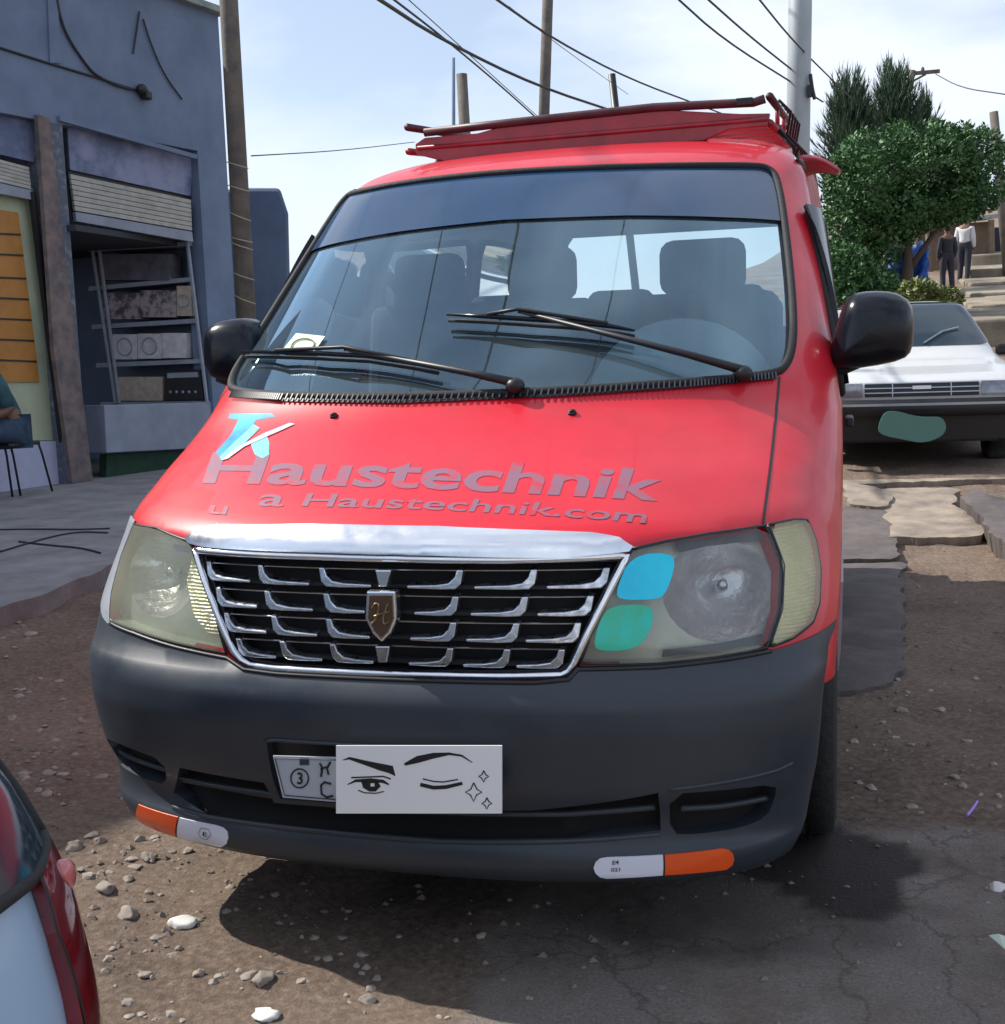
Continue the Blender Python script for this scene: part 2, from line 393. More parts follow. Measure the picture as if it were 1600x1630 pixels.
    def strip(s, name, path, wid, m, parent, off=.001, r=None, closed=False, sp=.02):
        """a tube (r) or flat strip (wid) laid along the skin"""
        P = resample(path, sp, closed)
        if r:
            pts = [s.pt(p[0], p[1], off) for p in P]
            if closed: pts += [pts[0]]
            return MB().tube(pts, r, 8).build(name, m, parent, True)
        vs = []; fs = []; nr = []; n = len(P)
        for i, p in enumerate(P):
            q0 = P[(i-1) % n] if closed or i > 0 else P[i]; q1 = P[(i+1) % n] if closed or i < n-1 else P[i]
            nn = s.nrm(*p); c = s.pt(p[0], p[1], off); tv = s.pt(*q1)-s.pt(*q0); b = nn.cross(tv).normalized()
            vs += [c-b*wid/2, c+b*wid/2]; nr += [nn, nn]
        for i in range(n if closed else n-1): j = (i+1) % n; fs.append((2*i, 2*j, 2*j+1, 2*i+1))
        return pyd(name, vs, fs, m, parent, True)
# ------------------------------------------------------------------ decals
def text_mesh(txt, bold=0, shear=0):
    cu = bpy.data.curves.new('text_source', 'FONT'); cu.body = txt; cu.size = 1; cu.offset = bold; cu.shear = shear; cu.resolution_u = 3
    o = bpy.data.objects.new('text_source', cu); COL.objects.link(o); bpy.context.view_layer.update()
    dg = bpy.context.evaluated_depsgraph_get(); me = bpy.data.meshes.new_from_object(o.evaluated_get(dg))
    bm = bmesh.new(); bm.from_mesh(me)
    bmesh.ops.triangulate(bm, faces=bm.faces)
    for _ in range(2):
        es = [e for e in bm.edges if e.calc_length() > .3]
        if es: bmesh.ops.subdivide_edges(bm, edges=es, cuts=1); bmesh.ops.triangulate(bm, faces=bm.faces)
    vs = [(v.co.x, v.co.y) for v in bm.verts]; bm.verts.index_update(); fs = [tuple(v.index for v in f.verts) for f in bm.faces]; bm.free()
    bpy.data.objects.remove(o); bpy.data.curves.remove(cu); bpy.data.meshes.remove(me)
    x0 = min(v[0] for v in vs); x1 = max(v[0] for v in vs)
    return [((x-x0)/(x1-x0), y) for x, y in vs], fs
def lerp_path(P, s):
    n = len(P)-1; f = min(n-1e-6, max(0, s*n)); i = int(f); t = f-i
    return P[i][0]+(P[i+1][0]-P[i][0])*t, P[i][1]+(P[i+1][1]-P[i][1])*t
def quadpath(P, k=12):
    (a, b, c) = P; o = []
    for i in range(k+1):
        s = i/k; l0 = (1-s)*(1-2*s); l1 = 4*s*(1-s); l2 = s*(2*s-1)
        o.append((a[0]*l0+b[0]*l1+c[0]*l2, a[1]*l0+b[1]*l1+c[1]*l2))
    return o
# ================================================================== THE VAN
BODY = Surf([(.26, .02, .835, .33), (.40, .0, .845, .33), (.58, -.005, .850, .33), (.62, -.012, .853, .36), (.68, -.015, .857, .40), (.75, -.010, .861, .48), (.82, -.004, .863, .58),
             (.88, .006, .864, .655), (.905, .030, .864, .67), (.94, .095, .864, .67), (.98, .185, .864, .645), (1.03, .315, .863, .60), (1.08, .435, .861, .55), (1.12, .505, .856, .525),
             (1.18, .578, .848, .50), (1.30, .732, .828, .487), (1.45, .932, .806, .462), (1.60, 1.128, .782, .435), (1.70, 1.258, .764, .415), (1.762, 1.345, .750, .40), (1.80, 1.412, .732, .395),
             (1.84, 1.51, .705, .39), (1.875, 1.64, .655, .39), (1.90, 1.79, .60, .38), (1.92, 2.0, .50, .36), (1.935, 2.4, .34, .30)])
BUMP = Surf([(.185, .05, .725, .31), (.205, .0, .755, .30), (.23, -.022, .775, .30), (.275, -.024, .792, .30), (.305, -.008, .798, .305), (.34, -.014, .804, .315), (.40, -.044, .814, .32), (.48, -.064, .822, .325),
             (.54, -.074, .826, .33), (.575, -.073, .830, .335), (.60, -.064, .834, .335), (.625, -.044, .839, .345), (.645, -.026, .845, .355), (.665, -.021, .853, .38), (.72, -.016, .860, .44)])
van = thing('minibus', 'red high roofed minibus with roof rack and faded lettering on its bonnet', 'minibus', (0, 2.2, 0))
B = BODY
def bpx(*p): return B.px(p)
WS = smooth_loop([(378, 624), (364, 612), (400, 538), (460, 432), (512, 357), (545, 314), (562, 308), (650, 291), (800, 275), (1000, 266), (1190, 264), (1226, 268), (1240, 292), (1252, 380), (1261, 470), (1263, 540), (1254, 580), (1232, 597), (1100, 609), (900, 622), (640, 633), (450, 631)], 2)
ws = B.px(WS)
HLL = [(205, 830), (250, 841), (300, 861), (318, 885), (345, 980), (361, 1040), (282, 1024), (215, 1003), (178, 988), (169, 950), (167, 893), (181, 850)]
HLR = [(1006, 874), (1060, 862), (1130, 850), (1218, 837), (1243, 900), (1240, 970), (1220, 1031), (1140, 1047), (1050, 1057), (922, 1060), (942, 1005), (975, 930)]
CLR = [(1222, 836), (1262, 828), (1284, 828), (1298, 862), (1305, 905), (1303, 960), (1293, 990), (1262, 1015), (1224, 1030), (1244, 970), (1247, 900)]
GR = [(306, 872), (500, 882), (800, 888), (1003, 880), (990, 915), (950, 990), (918, 1062), (900, 1079), (850, 1083), (650, 1079), (440, 1069), (392, 1062), (366, 1044), (340, 970)]
hll, hlr, clr, gr = B.px(HLL), B.px(HLR), B.px(CLR), B.px(GR)
def sp_(pts, sg, k=.05): return [B.side(y, z, sg) for y, z in resample(pts, k, False)]
def arch(yc, r, z0, a0=0, a1=180, n=14):
    return [(yc+r*math.cos(math.radians(a0+(a1-a0)*i/n)), max(z0, .31+r*math.sin(math.radians(a0+(a1-a0)*i/n)))) for i in range(n+1)]
def half(sg):
    lower = [(4.52, 1.80), (4.56, 1.3), (4.58, .9), (4.58, .30), (4.27, .30)]+arch(3.86, .40, .29)[1:-1]+[(3.45, .29), (1.35, .29)]+[p for p in arch(.93, .40, .29, 0, 150)[1:]]
    lower = [p for p in lower if not (p[0] < .9 and p[1] < .56)]
    return sp_(lower, sg)
outer = half(1)+[(a, B.H(.575)) for a in np.linspace(1.25, -1.25, 30)]+half(-1)[::-1]
top = [B.side(4.5, 1.80, -1), (-PI/2, B.H(1.80)), (PI/2, B.H(1.80)), B.side(4.5, 1.80, 1)]
outer += resample(top, .08, False)[1:-1]
def swin(y0, y1, z0, z1, r=.05, f0=0):
    pts = [(y0+r, z0), (y1-r, z0), (y1, z0+r), (y1, z1-r), (y1-r, z1), (y0+f0+r, z1), (y0+f0, z1-r), (y0, z0+r)]
    return pts
SW = [swin(1.08, 1.98, 1.12, 1.62, .04, .36), swin(2.10, 3.25, 1.14, 1.62), swin(3.35, 4.38, 1.14, 1.62)]
holes = [ws, hll, hlr, clr, gr]
sidew = []
for sg in (1, -1):
    for p in SW: q = sp_(p+[p[0]], sg, .06)[:-1]; sidew.append((q, sg)); holes.append(q)
B.poly('body', outer, holes, 'red', van, .035, 0, .03)
# roof, closing the skin above z = 1.80
rt = np.array([(1.80, 4.53), (1.84, 4.52), (1.875, 4.50), (1.90, 4.45), (1.92, 4.30), (1.935, 3.9)])
rv = []; rf = []; levels = list(np.linspace(1.80, 1.935, 16)); K = 44
for z in levels:
    hh = B.H(z); Y0, W, C = B.row(z); yb = float(np.interp(z, rt[:, 0], rt[:, 1]))
    lp = [B.pt(a, hh) for a in np.linspace(-PI/2, PI/2, K)]
    for i in range(1, 13): lp.append(Vector((W, Y0+C+(yb-.12-Y0-C)*i/12, z)))
    for i in range(1, 24): t = i/24; x = W*(1-2*t); lp.append(Vector((x, yb-.12+.12*(1-abs(x/W)**3)**.5 if abs(x) < W else yb-.12, z)))
    for i in range(12, 0, -1): lp.append(Vector((-W, Y0+C+(yb-.12-Y0-C)*i/12, z)))
    rv += lp; NR = len(lp)
rf = [(i*NR+j, i*NR+(j+1) % NR, (i+1)*NR+(j+1) % NR, (i+1)*NR+j) for i in range(len(levels)-1) for j in range(NR)]
c0 = len(rv); rv.append(Vector((0, 3.0, 1.942))); rf += [((len(levels)-1)*NR+j, (len(levels)-1)*NR+(j+1) % NR, c0) for j in range(NR)]
roof = MB().add(rv, rf).build('roof', 'red', van, True)
# roof gutter line above the windscreen, rubber seals round the glass
B.strip('windscreen_seal', ws, 0, 'rubber', van, .002, .0105, True)
B.poly('windscreen', ws, [], 'ws', van, .05, -.006)
tb = B.px([(480, 400), (520, 345), (562, 308), (650, 291), (800, 275), (1000, 266), (1190, 264), (1226, 268), (1240, 292), (1248, 352), (1150, 346), (1000, 343), (800, 350), (640, 368), (560, 382)])
B.poly('sun_strip', tb, [], 'tintband', van, .04, .0008)
for k, (q, sg) in enumerate(sidew):
    B.strip('window_seal', q, 0, 'rubber', van, .001, .014, True)
    B.poly('side_window', q, [], 'clear', van, .08, -.008)
# cowl grille under the windscreen
cw = B.px([(380, 626), (450, 631), (640, 634), (900, 624), (1100, 611), (1232, 598), (1236, 604), (1100, 618), (900, 632), (640, 643), (450, 640), (368, 628)])
B.poly('cowl', cw, [], 'black', van, .03, .004)
cb = MB()
for i in range(120):
    s = i/119; p = lerp_path([(372, 631), (450, 636), (640, 639), (900, 628), (1100, 615), (1232, 602)], s)
    a, h = B.hit(*p); c = B.pt(a, h, .008); n = B.nrm(a, h); t = (B.pt(a, h+.01)-B.pt(a, h-.01)).normalized(); sx = n.cross(t)
    cb.prism([c-t*.011-sx*.0018, c-t*.011+sx*.0018, c+t*.011+sx*.0018, c+t*.011-sx*.0018], n*.004)
cb.build('cowl_slats', 'chrome_dull' if False else 'bumper', van)
# shut lines of the bonnet and doors
for pth in ([(1241, 600), (1235, 660), (1227, 740), (1219, 800), (1215, 834)], [(364, 618), (330, 660), (280, 718), (225, 785), (204, 826)]):
    B.strip('bonnet_gap', B.px(smooth_loop(pth, 1, False)), .006, 'black', van, .0012)
for sg in (1, -1):
    for (y, z0, z1) in ((1.16, .42, 1.12), (2.04, .30, 1.70), (3.30, .30, 1.70)):
        B.strip('door_gap', sp_([(y, z0), (y, z1)], sg), .008, 'black', van, .0012)
    st = [p for p in [(1.44, .285), (3.42, .285), (3.42, .56), (1.40, .56)]]
    B.poly('silver_sill', sp_(st+[st[0]], sg)[:-1], [], 'silver', van, .05, .018, .02)
    st = [(4.28, .295), (4.57, .295), (4.57, .56), (4.20, .56)]
    B.poly('silver_sill', sp_(st+[st[0]], sg)[:-1], [], 'silver', van, .05, .018, .02)
    hd = MB(); hd.box((sg*.885, 1.86, 1.0), (.025, .16, .03)); hd.build('door_handle', 'black', van, bevel=.006)
    # rain deflector over the front door window
    df = [(1.09, 1.14), (1.44, 1.63), (1.96, 1.64), (1.96, 1.56), (1.52, 1.55), (1.20, 1.14)]
    B.poly('rain_deflector', sp_(df+[df[0]], sg)[:-1], [], 'gloss_black', van, .05, .026, .012)
    B.strip('roof_gutter', sp_([(1.72, 1.80), (4.45, 1.80)], sg), 0, 'black', van, .004, .009)
# rear face with its window
rx = lambda x, z: Vector((x, 4.575+.035*(1-(abs(x)/.87)**4)-.07*max(0, z-1.0), z))
def rear(name, outer_, holes_, m, sp, off=0):
    loops = [resample(outer_, sp)]+[resample(h_, sp) for h_ in holes_]; co_ = []; ed = []
    for lp in loops:
        o = len(co_); n = len(lp); co_ += [Vector(p) for p in lp]; ed += [(o+i, o+(i+1) % n) for i in range(n)]
    V, E_, F_, *_ = delaunay_2d_cdt(co_, ed, [], 0, 1e-6)
    fs = [tuple(f) for f in F_ if inpoly(outer_, sum(V[i].x for i in f)/3, sum(V[i].y for i in f)/3) and not any(inpoly(h_, sum(V[i].x for i in f)/3, sum(V[i].y for i in f)/3) for h_ in holes_)]
    return pyd(name, [rx(v.x, v.y)+Vector((0, off, 0)) for v in V], [f[::-1] for f in fs], m, van)
zr = [.30, .6, .9, 1.12, 1.3, 1.45, 1.6, 1.75, 1.83]
ro = [(BODY.row(z)[1]*.995, z) for z in zr]+[(-BODY.row(z)[1]*.995, z) for z in zr[::-1]]
rw = [(-.66, 1.10), (.66, 1.10), (.69, 1.15), (.62, 1.66), (.58, 1.70), (-.58, 1.70), (-.62, 1.66), (-.69, 1.15)]
rear('tailgate', ro, [rw], 'red', .2); rear('rear_window', rw, [], 'clear', .2)
MB().tube([rx(*p) for p in rw+[rw[0]]], .014).build('window_seal', 'rubber', van)
for sg in (1, -1): MB().box((sg*.76, 4.60, .95), (.14, .05, .34)).build('rear_lamp', 'taillight', van, bevel=.012)
MB().box((0, 4.64, .48), (1.66, .14, .22)).build('rear_bumper', 'bumper', van, bevel=.03, seg=3)
# ---- bonnet trim, grille
tr = B.px([(300, 858), (322, 846), (350, 841), (500, 840), (700, 844), (850, 850), (940, 853), (985, 859), (1006, 871), (1000, 879), (900, 889), (700, 885), (500, 880), (330, 872), (306, 866)])
B.poly('bonnet_trim', tr, [], 'chrome', van, .025, .012, .02)
B.poly('grille_mesh', gr, [], 'recess', van, .05, -.045, 0)
gp = B.poly('grille_surround', gr, [B.px([(324, 884), (500, 892), (800, 897), (985, 893), (972, 918), (936, 990), (905, 1055), (890, 1067), (650, 1068), (440, 1057), (402, 1050), (380, 1036), (352, 965)])], 'black', van, .03, -.006, .03)
B.strip('grille_frame', B.px([(313, 876), (500, 886), (800, 892), (998, 885), (978, 925), (940, 1000), (914, 1056), (906, 1068), (895, 1074), (800, 1076), (650, 1073), (440, 1063), (400, 1058), (385, 1050), (374, 1036), (342, 962)]), 0, 'chrome', van, .004, .0075, True)
zrow = [B.Z(B.hit(x, y)[1]) for x, y in ((665, 933), (665, 975), (665, 1016), (665, 1056))]
def xat(px, py): a, h = B.hit(px, py); return B.pt(a, h).x
cols = [[(326, 905, 397, 921), (408, 917, 491, 926), (506, 923, 590, 931)], [(341, 948, 408, 961), (419, 957, 497, 968), (513, 968, 580, 973)],
        [(354, 986, 423, 999), (430, 999, 504, 1010), (517, 1006, 588, 1013)], [(374, 1028, 438, 1040), (444, 1037, 512, 1048), (524, 1044, 594, 1055)]]
def gpt(x, z, off): t = max(-1, min(1, x/B.row(z)[1])); return B.pt(math.asin(t), B.H(z), off)
for k, z in enumerate(zrow):
    for (ax, ay, bx, by) in cols[k]:
        xo, xi = xat(ax, ay), xat(bx, by)
        for sg in (1, -1):
            q = [(0, .032), (.013, .032), (.018, .017), (.030, .006), (.056, .002), (xi-xo, .0005), (xi-xo, -.0055), (.045, -.0070), (.016, -.006), (.005, .004)]
            fr = [gpt(sg*(xo+u), z+v, -.002) for u, v in q]; bk = [p+Vector((0, .022, .004)) for p in fr]; n = len(fr)
            MB().add(fr+bk, [tuple(range(n)), tuple(range(n, 2*n))[::-1]]+[(i, (i+1) % n, n+(i+1) % n, n+i) for i in range(n)]).build('grille_bar', 'grillechrome', van, bevel=.0025)
    tl = MB(); xe = -xat(cols[k][0][0]+2, cols[k][0][1])
    tl.tube([gpt(x, z+.031, -.012) for x in np.linspace(-xe, xe, 24)], .0016, 5)
    tl.build('grille_slat', 'chrome_dull', van)
    dk = MB(); pts = np.linspace(-xe, xe, 24)
    dk.tube([gpt(x, z-.002, -.022) for x in pts], .007, 6); dk.build('grille_slat', 'black', van)
em = [(583, 941), (629, 941), (631, 985), (622, 1008), (607, 1023), (592, 1008), (581, 985)]
def onplane_y(px, y): return [at_y(p[0], p[1], y) for p in px]
emblem = MB().prism(onplane_y(em, -.038), (0, .03, 0)).build('emblem', 'chrome', van, bevel=.004)
e2 = [(588, 948), (624, 948), (626, 984), (618, 1004), (607, 1015), (596, 1004), (586, 984)]
MB().prism(onplane_y(e2, -.041), (0, .008, 0)).build('badge_face', mat('brown_enamel', (.10, .055, .035), .25, coat=.8), emblem)
hb = MB()
for st in ([(592, 968), (597, 960), (603, 962), (602, 974), (597, 988), (591, 993)], [(617, 961), (613, 972), (609, 985), (611, 995), (618, 990)], [(596, 981), (606, 977), (619, 974)]):
    hb.tube(onplane_y(smooth_loop(st, 2, False), -.043), .0018, 6)
hb.build('badge_letter', 'gold', emblem)
for q in ([(597, 908), (622, 908), (615, 934), (603, 934)], [(597, 1029), (620, 1029), (616, 1055), (602, 1055)]): MB().prism(onplane_y(q, -.030), (0, .02, 0)).build('grille_bar', 'chrome', van, bevel=.002)
# ---- headlamps
M['ribbed'] = mat('ribbed_yellow_glass', (.95, .92, .64), .25, metal=.15, coat=.6, noise_amt=.25, nscale=18)
t = M['ribbed'].node_tree; wv = N(t, 'ShaderNodeTexWave', bands_direction='Z'); wv.inputs['Scale'].default_value = 42; wv.inputs['Distortion'].default_value = 2.5
tcx = N(t, 'ShaderNodeTexCoord'); t.links.new(tcx.outputs['Object'], wv.inputs['Vector']); bp = N(t, 'ShaderNodeBump'); bp.inputs['Strength'].default_value = .6; bp.inputs['Distance'].default_value = .006
t.links.new(wv.outputs['Fac'], bp.inputs['Height']); t.links.new(bp.outputs[0], t.nodes['Principled BSDF'].inputs['Normal'])
M['lampdark'] = mat('dark_lamp_trim', (.10, .11, .13), .35)
M['housing'] = mat('headlamp_housing', (.74, .76, .66), .35, metal=.15, noise_amt=.35, nscale=7)
def ring(poly, parent, name, m, depth):
    P = resample(poly, .03); k = len(P); a = [B.pt(*p) for p in P]; b = [B.pt(p[0], p[1])+Vector((0, depth, 0)) for p in P]
    return pyd(name, a+b, [(i, (i+1) % k, k+(i+1) % k, k+i) for i in range(k)], m, parent, True)
def shrink(P, f):
    cx = sum(p[0] for p in P)/len(P); cy_ = sum(p[1] for p in P)/len(P); return [(cx+(p[0]-cx)*f, cy_+(p[1]-cy_)*f) for p in P]
def inward(name, poly, hole, dep, m, parent):
    """back plate of a lamp, pushed straight back"""
    o = B.poly(name, poly, hole, m, parent, .03, 0)
    for v in o.data.vertices: v.co.y += dep
    o.data.normals_split_custom_set_from_vertices([tuple(v.normal) for v in o.data.vertices])
    return o
for side_, hp, cpx, rr in (('R', hlr, (1140, 948), (92, 84)), ('L', hll, (238, 925), (52, 66))):
    hlmp = B.poly('headlamp', smooth_loop(hp, 1), [], 'lens' if side_ == 'R' else 'lens_cloudy', van, .03, .004)
    if side_ == 'L': hlmp['label'] = 'cloudy headlamp without coloured film'
    else: hlmp['label'] = 'headlamp with a cyan and a green film patch'
    ring(hp, hlmp, 'lamp_rim', 'housing', .07)
    circ = [(cpx[0]+rr[0]*math.cos(t_), cpx[1]+rr[1]*math.sin(t_)) for t_ in np.linspace(0, 2*PI, 24, endpoint=False)]
    cc = B.px(circ); inward('lamp_housing', hp, [cc], .05, 'housing', hlmp)
    rim = [B.pt(*p)+Vector((0, .05, 0)) for p in cc]; cen = sum(rim, Vector())/len(rim); vs = []; fs = []
    for j, f in enumerate((1, .93, .82, .66, .45, .22)):
        dp = .085*(1-f*f)
        vs += [cen+(p-cen)*f+Vector((0, dp, 0)) for p in rim]
    n = len(rim); fs = [(j*n+i, j*n+(i+1) % n, (j+1)*n+(i+1) % n, (j+1)*n+i) for j in range(5) for i in range(n)]+[tuple(range(5*n, 6*n))]
    pyd('lamp_bowl', vs, fs, 'reflector', hlmp, True)
    bb = MB(); bb.tube([cen+Vector((0, .085, 0)), cen+Vector((0, .05, 0))], .009, 12); bb.ell(cen+Vector((0, .045, 0)), (.014, .008, .014)); bb.build('bulb_shield', 'chrome_dull', hlmp, True)
    # fluted lower half of the bowl and the dark eyebrow above it
    fl_ = MB()
    for q_i in range(0):
        a_ = PI*(1.08+.84*q_i/8); p0 = rim[int(a_/(2*PI)*24) % 24]
        fl_.tube([cen+(p0-cen)*.96+Vector((0, .008, 0)), cen+(p0-cen)*.62+Vector((0, .045, 0))], .0035, 5)
    pass
    B.strip('lamp_seal', hp, 0, 'black', hlmp, .001, .0035, True)
    if side_ == 'L':
        q = B.px([(292, 895), (318, 900), (338, 968), (350, 1020), (320, 1016), (296, 985), (284, 930)]); inward('yellowed_lens', q, [], .035, 'ribbed', hlmp)
        tm = B.px([(262, 868), (286, 874), (290, 884), (268, 880)]); inward('lamp_reflection_tab', tm, [], .03, mat('violet_tab', (.22, .16, .5), .4), hlmp)
    else:
        q1 = B.px(smooth_loop([(1003, 884), (1070, 880), (1073, 905), (1058, 948), (1040, 955), (984, 955), (980, 940)], 2))
        q2 = B.px(smooth_loop([(972, 963), (1036, 962), (1040, 985), (1030, 1015), (1008, 1034), (950, 1036), (945, 1020), (956, 985)], 2))
        eb = B.px([(1072, 862), (1130, 853), (1216, 841), (1222, 862), (1180, 866), (1120, 874), (1078, 884)]); inward('lamp_eyebrow', eb, [], .03, 'lampdark', hlmp)
        eb = B.px([(1050, 1052), (1140, 1043), (1214, 1028), (1212, 1014), (1140, 1030), (1052, 1040)]); inward('lamp_eyebrow', eb, [], .03, 'lampdark', hlmp)
        B.poly('cyan_film', q1, [], 'cyan', hlmp, .02, .006); B.poly('green_film', q2, [], 'green', hlmp, .02, .006)
cl = B.poly('corner_lamp', smooth_loop(clr, 1), [], 'lens2', van, .025, .004)
ring(clr, cl, 'lamp_rim', 'ribbed', .05); inward('ribbed_reflector', clr, [], .022, 'ribbed', cl); B.strip('lamp_seal', clr, 0, 'black', cl, .001, .0035, True)
cll = [(-a, h) for a, h in clr]
B.poly('corner_lamp', [(max(a, -1.56), h) for a, h in cll], [], 'silver', van, .025, .005)
# ---- bumper
def upx(*p): return BUMP.px(p)
hz = BUMP.H
btop = BUMP.px([(1228, 1036), (1140, 1052), (1050, 1062), (920, 1066), (905, 1082), (850, 1087), (650, 1083), (440, 1073), (388, 1066), (362, 1048), (282, 1031), (215, 1009), (176, 992)])
def bs(y, z, sg): return BUMP.side(y, z, sg)
bo = [bs(.56, .50, 1), bs(.50, .66, 1), bs(.42, .695, 1)]+btop+[bs(.42, .695, -1), bs(.50, .66, -1), bs(.56, .50, -1), bs(.53, .36, -1), bs(.51, .24, -1), bs(.50, .19, -1)]
bo += [(a, hz(.187)) for a in np.linspace(-1.3, 1.3, 24)]+[bs(.50, .19, 1), bs(.51, .24, 1), bs(.53, .36, 1)]
intake = upx((276, 1262), (286, 1222), (420, 1246), (436, 1278), (620, 1290), (850, 1290), (1048, 1262), (1052, 1322), (900, 1334), (700, 1334), (500, 1318), (330, 1296))
fogR = upx(*smooth_loop([(1066, 1264), (1150, 1258), (1236, 1248), (1234, 1270), (1222, 1300), (1180, 1318), (1110, 1328), (1066, 1328)], 1))
fogL = upx(*smooth_loop([(163, 1172), (200, 1188), (262, 1212), (266, 1250), (230, 1240), (196, 1222), (178, 1200)], 1))
plate_r = upx((424, 1180), (600, 1190), (790, 1192), (795, 1284), (620, 1283), (446, 1272))
bumper = BUMP.poly('bumper', bo, [intake, fogR, fogL, plate_r], 'bumper', van, .03, 0, .035)
BUMP.strip('bumper_gap', btop, 0, 'black', bumper, .0, .0045)
for nm, q in (('lower_intake', intake), ('fog_recess', fogR), ('fog_recess', fogL)):
    o = BUMP.poly(nm, q, [], 'recess', bumper, .05, -.034)
o = BUMP.poly('plate_recess', plate_r, [], 'black', bumper, .05, -.022)
BUMP.strip('intake_slat', upx((280, 1243), (340, 1256), (432, 1272)), .012, 'bumper', bumper, -.008)
sl_ = MB()
def bstrip(name, pts, r, m='bumper', off=-.012): return BUMP.strip(name, BUMP.px(pts), 0, m, bumper, off, r)
bstrip('intake_slat', [(286, 1246), (420, 1268), (560, 1292), (700, 1298), (900, 1302), (1044, 1292)], .007)
bstrip('intake_lip', [(276, 1284), (330, 1300), (500, 1322), (700, 1339), (900, 1339), (1050, 1328)], .006, 'bumper', 0)
bstrip('fog_slat', [(1085, 1294), (1150, 1290), (1226, 1276)], .007)
bstrip('fog_slat', [(185, 1200), (220, 1218), (262, 1232)], .006)
bstrip('recess_lip', [(422, 1179), (440, 1178), (600, 1187), (790, 1190)], .004, 'bumper', .001)
for nm, pa, pb, cap in (('R', [(1058, 1360), (1100, 1356), (1148, 1350), (1160, 1352), (1166, 1358), (1168, 1367), (1165, 1376), (1156, 1383), (1100, 1389), (1058, 1392)], [(1055, 1360), (1055, 1392), (966, 1397), (955, 1395), (948, 1389), (945, 1381), (948, 1372), (955, 1366), (966, 1364)], 0),
                        ('L', [(222, 1280), (284, 1300), (282, 1331), (236, 1315), (221, 1305), (218, 1294)], [(287, 1301), (344, 1313), (356, 1317), (363, 1324), (364, 1334), (361, 1343), (352, 1347), (285, 1332)], 0)):
    BUMP.poly('reflective_strip', upx(*pa), [], 'orange', bumper, .02, .003, .003); BUMP.poly('reflective_strip', upx(*pb), [], 'refl_white', bumper, .02, .003, .003)
mk = [(320, 1318), (337, 1322), (338, 1334), (322, 1332)]
for q in ([(322, 1317), (334, 1319), (338, 1327), (332, 1335), (322, 1333), (318, 1325)],): BUMP.strip('approval_mark', BUMP.px(q), .0012, 'ink', bumper, .0045, closed=True, sp=.01)
def bump_text(txt, base, up, m, name):
    vs, fs = text_mesh(txt, .01); P3 = []
    for s, y in vs: bx, by = lerp_path(base, s); P3.append(BUMP.pt(*BUMP.hit(bx+up[0]*y, by+up[1]*y), .0045))
    return pyd(name, P3, fs, m, bumper)
bump_text('E', [(325, 1329), (332, 1331)], (0, -9), 'ink', 'approval_mark')
bump_text('E4', [(975, 1375), (985, 1374)], (0, -9), 'ink', 'approval_mark'); bump_text('021', [(973, 1386), (987, 1385)], (0, -8), 'ink', 'approval_mark')
BUMP.strip('bumper_crease', upx((1262, 1215), (1240, 1226), (1170, 1243), (1066, 1258)), 0, 'bumper', bumper, -.002, .0045)
# number plate and an added card standing for a digital overlay on it
pl = MB().prism(onplane_y([(434, 1203), (790, 1212), (796, 1286), (620, 1284), (450, 1270)], -.082), (0, .004, 0)).build('number_plate', 'plate', van, bevel=.001)
MB().tube(onplane_y([(438, 1207), (786, 1216), (792, 1282), (620, 1280), (453, 1266), (438, 1207)], -.083), .0012, 5).build('plate_border', 'bumper', pl)
cc_ = (477, 1239)
MB().tube(onplane_y([(cc_[0]+14*math.cos(t_), cc_[1]+15*math.sin(t_)) for t_ in np.linspace(0, 2*PI, 25)], -.083), .0016, 6).build('plate_ring', 'ink', pl)
g = MB()
for st in ([(509, 1215), (513, 1222), (511, 1236)], [(511, 1224), (520, 1221), (523, 1233)], [(526, 1213), (521, 1222)]): g.tube(onplane_y(st, -.083), .0024, 6)
g.build('plate_letters', 'ink', pl); g = MB()
for st in ([(527, 1248), (517, 1245), (511, 1250), (512, 1264), (520, 1269), (530, 1267)],): g.tube(onplane_y(st, -.083), .0024, 6)
g.build('plate_letters', 'ink', pl)
def plane_text(txt, base, up, y, m, name, parent, bold=.01):
    vs, fs = text_mesh(txt, bold); P3 = []
    for s, yy in vs: bx, by = lerp_path(base, s); P3.append(at_y(bx+up[0]*yy, by+up[1]*yy, y))
    return pyd(name, P3, fs, m, parent)
plane_text('3', [(473, 1248), (482, 1248)], (0, -26), -.0842, 'ink', 'plate_letters', pl, .02)
MB().add(*(lambda q: (q, [(0, 1, 2, 3)]))(onplane_y([(477, 1207), (492, 1207), (492, 1218), (477, 1218)], -.0835))).build('plate_mark', 'bumper', pl)
card = MB().prism(onplane_y([(535, 1187), (799, 1187), (799, 1295), (535, 1295)], -.094), (0, .003, 0)).build('plate_overlay_card', mat('overlay_card_white', (.86, .86, .86), .5), van)
card['label'] = 'added white card copying a digital overlay, a drawn winking face over the number plate'
dc = MB()
def cpoly(pts): dc.prism(onplane_y(pts, -.0948), (0, .0006, 0))
def cstroke(pts, w_):
    n = len(pts); Lf = []; Rt = []
    for i, p in enumerate(pts):
        a = pts[max(0, i-1)]; b = pts[min(n-1, i+1)]; dx, dy = b[0]-a[0], b[1]-a[1]; l_ = math.hypot(dx, dy) or 1; ww = (w_[i] if isinstance(w_, (list, tuple)) else w_)/2
        Lf.append((p[0]-dy/l_*ww, p[1]+dx/l_*ww)); Rt.append((p[0]+dy/l_*ww, p[1]-dx/l_*ww))
    for i in range(n-1): cpoly([Lf[i], Lf[i+1], Rt[i+1], Rt[i]])
cstroke([(546, 1210), (556, 1207), (580, 1214), (605, 1221), (622, 1225), (629, 1235)], [1, 4, 7, 11, 13, 1])
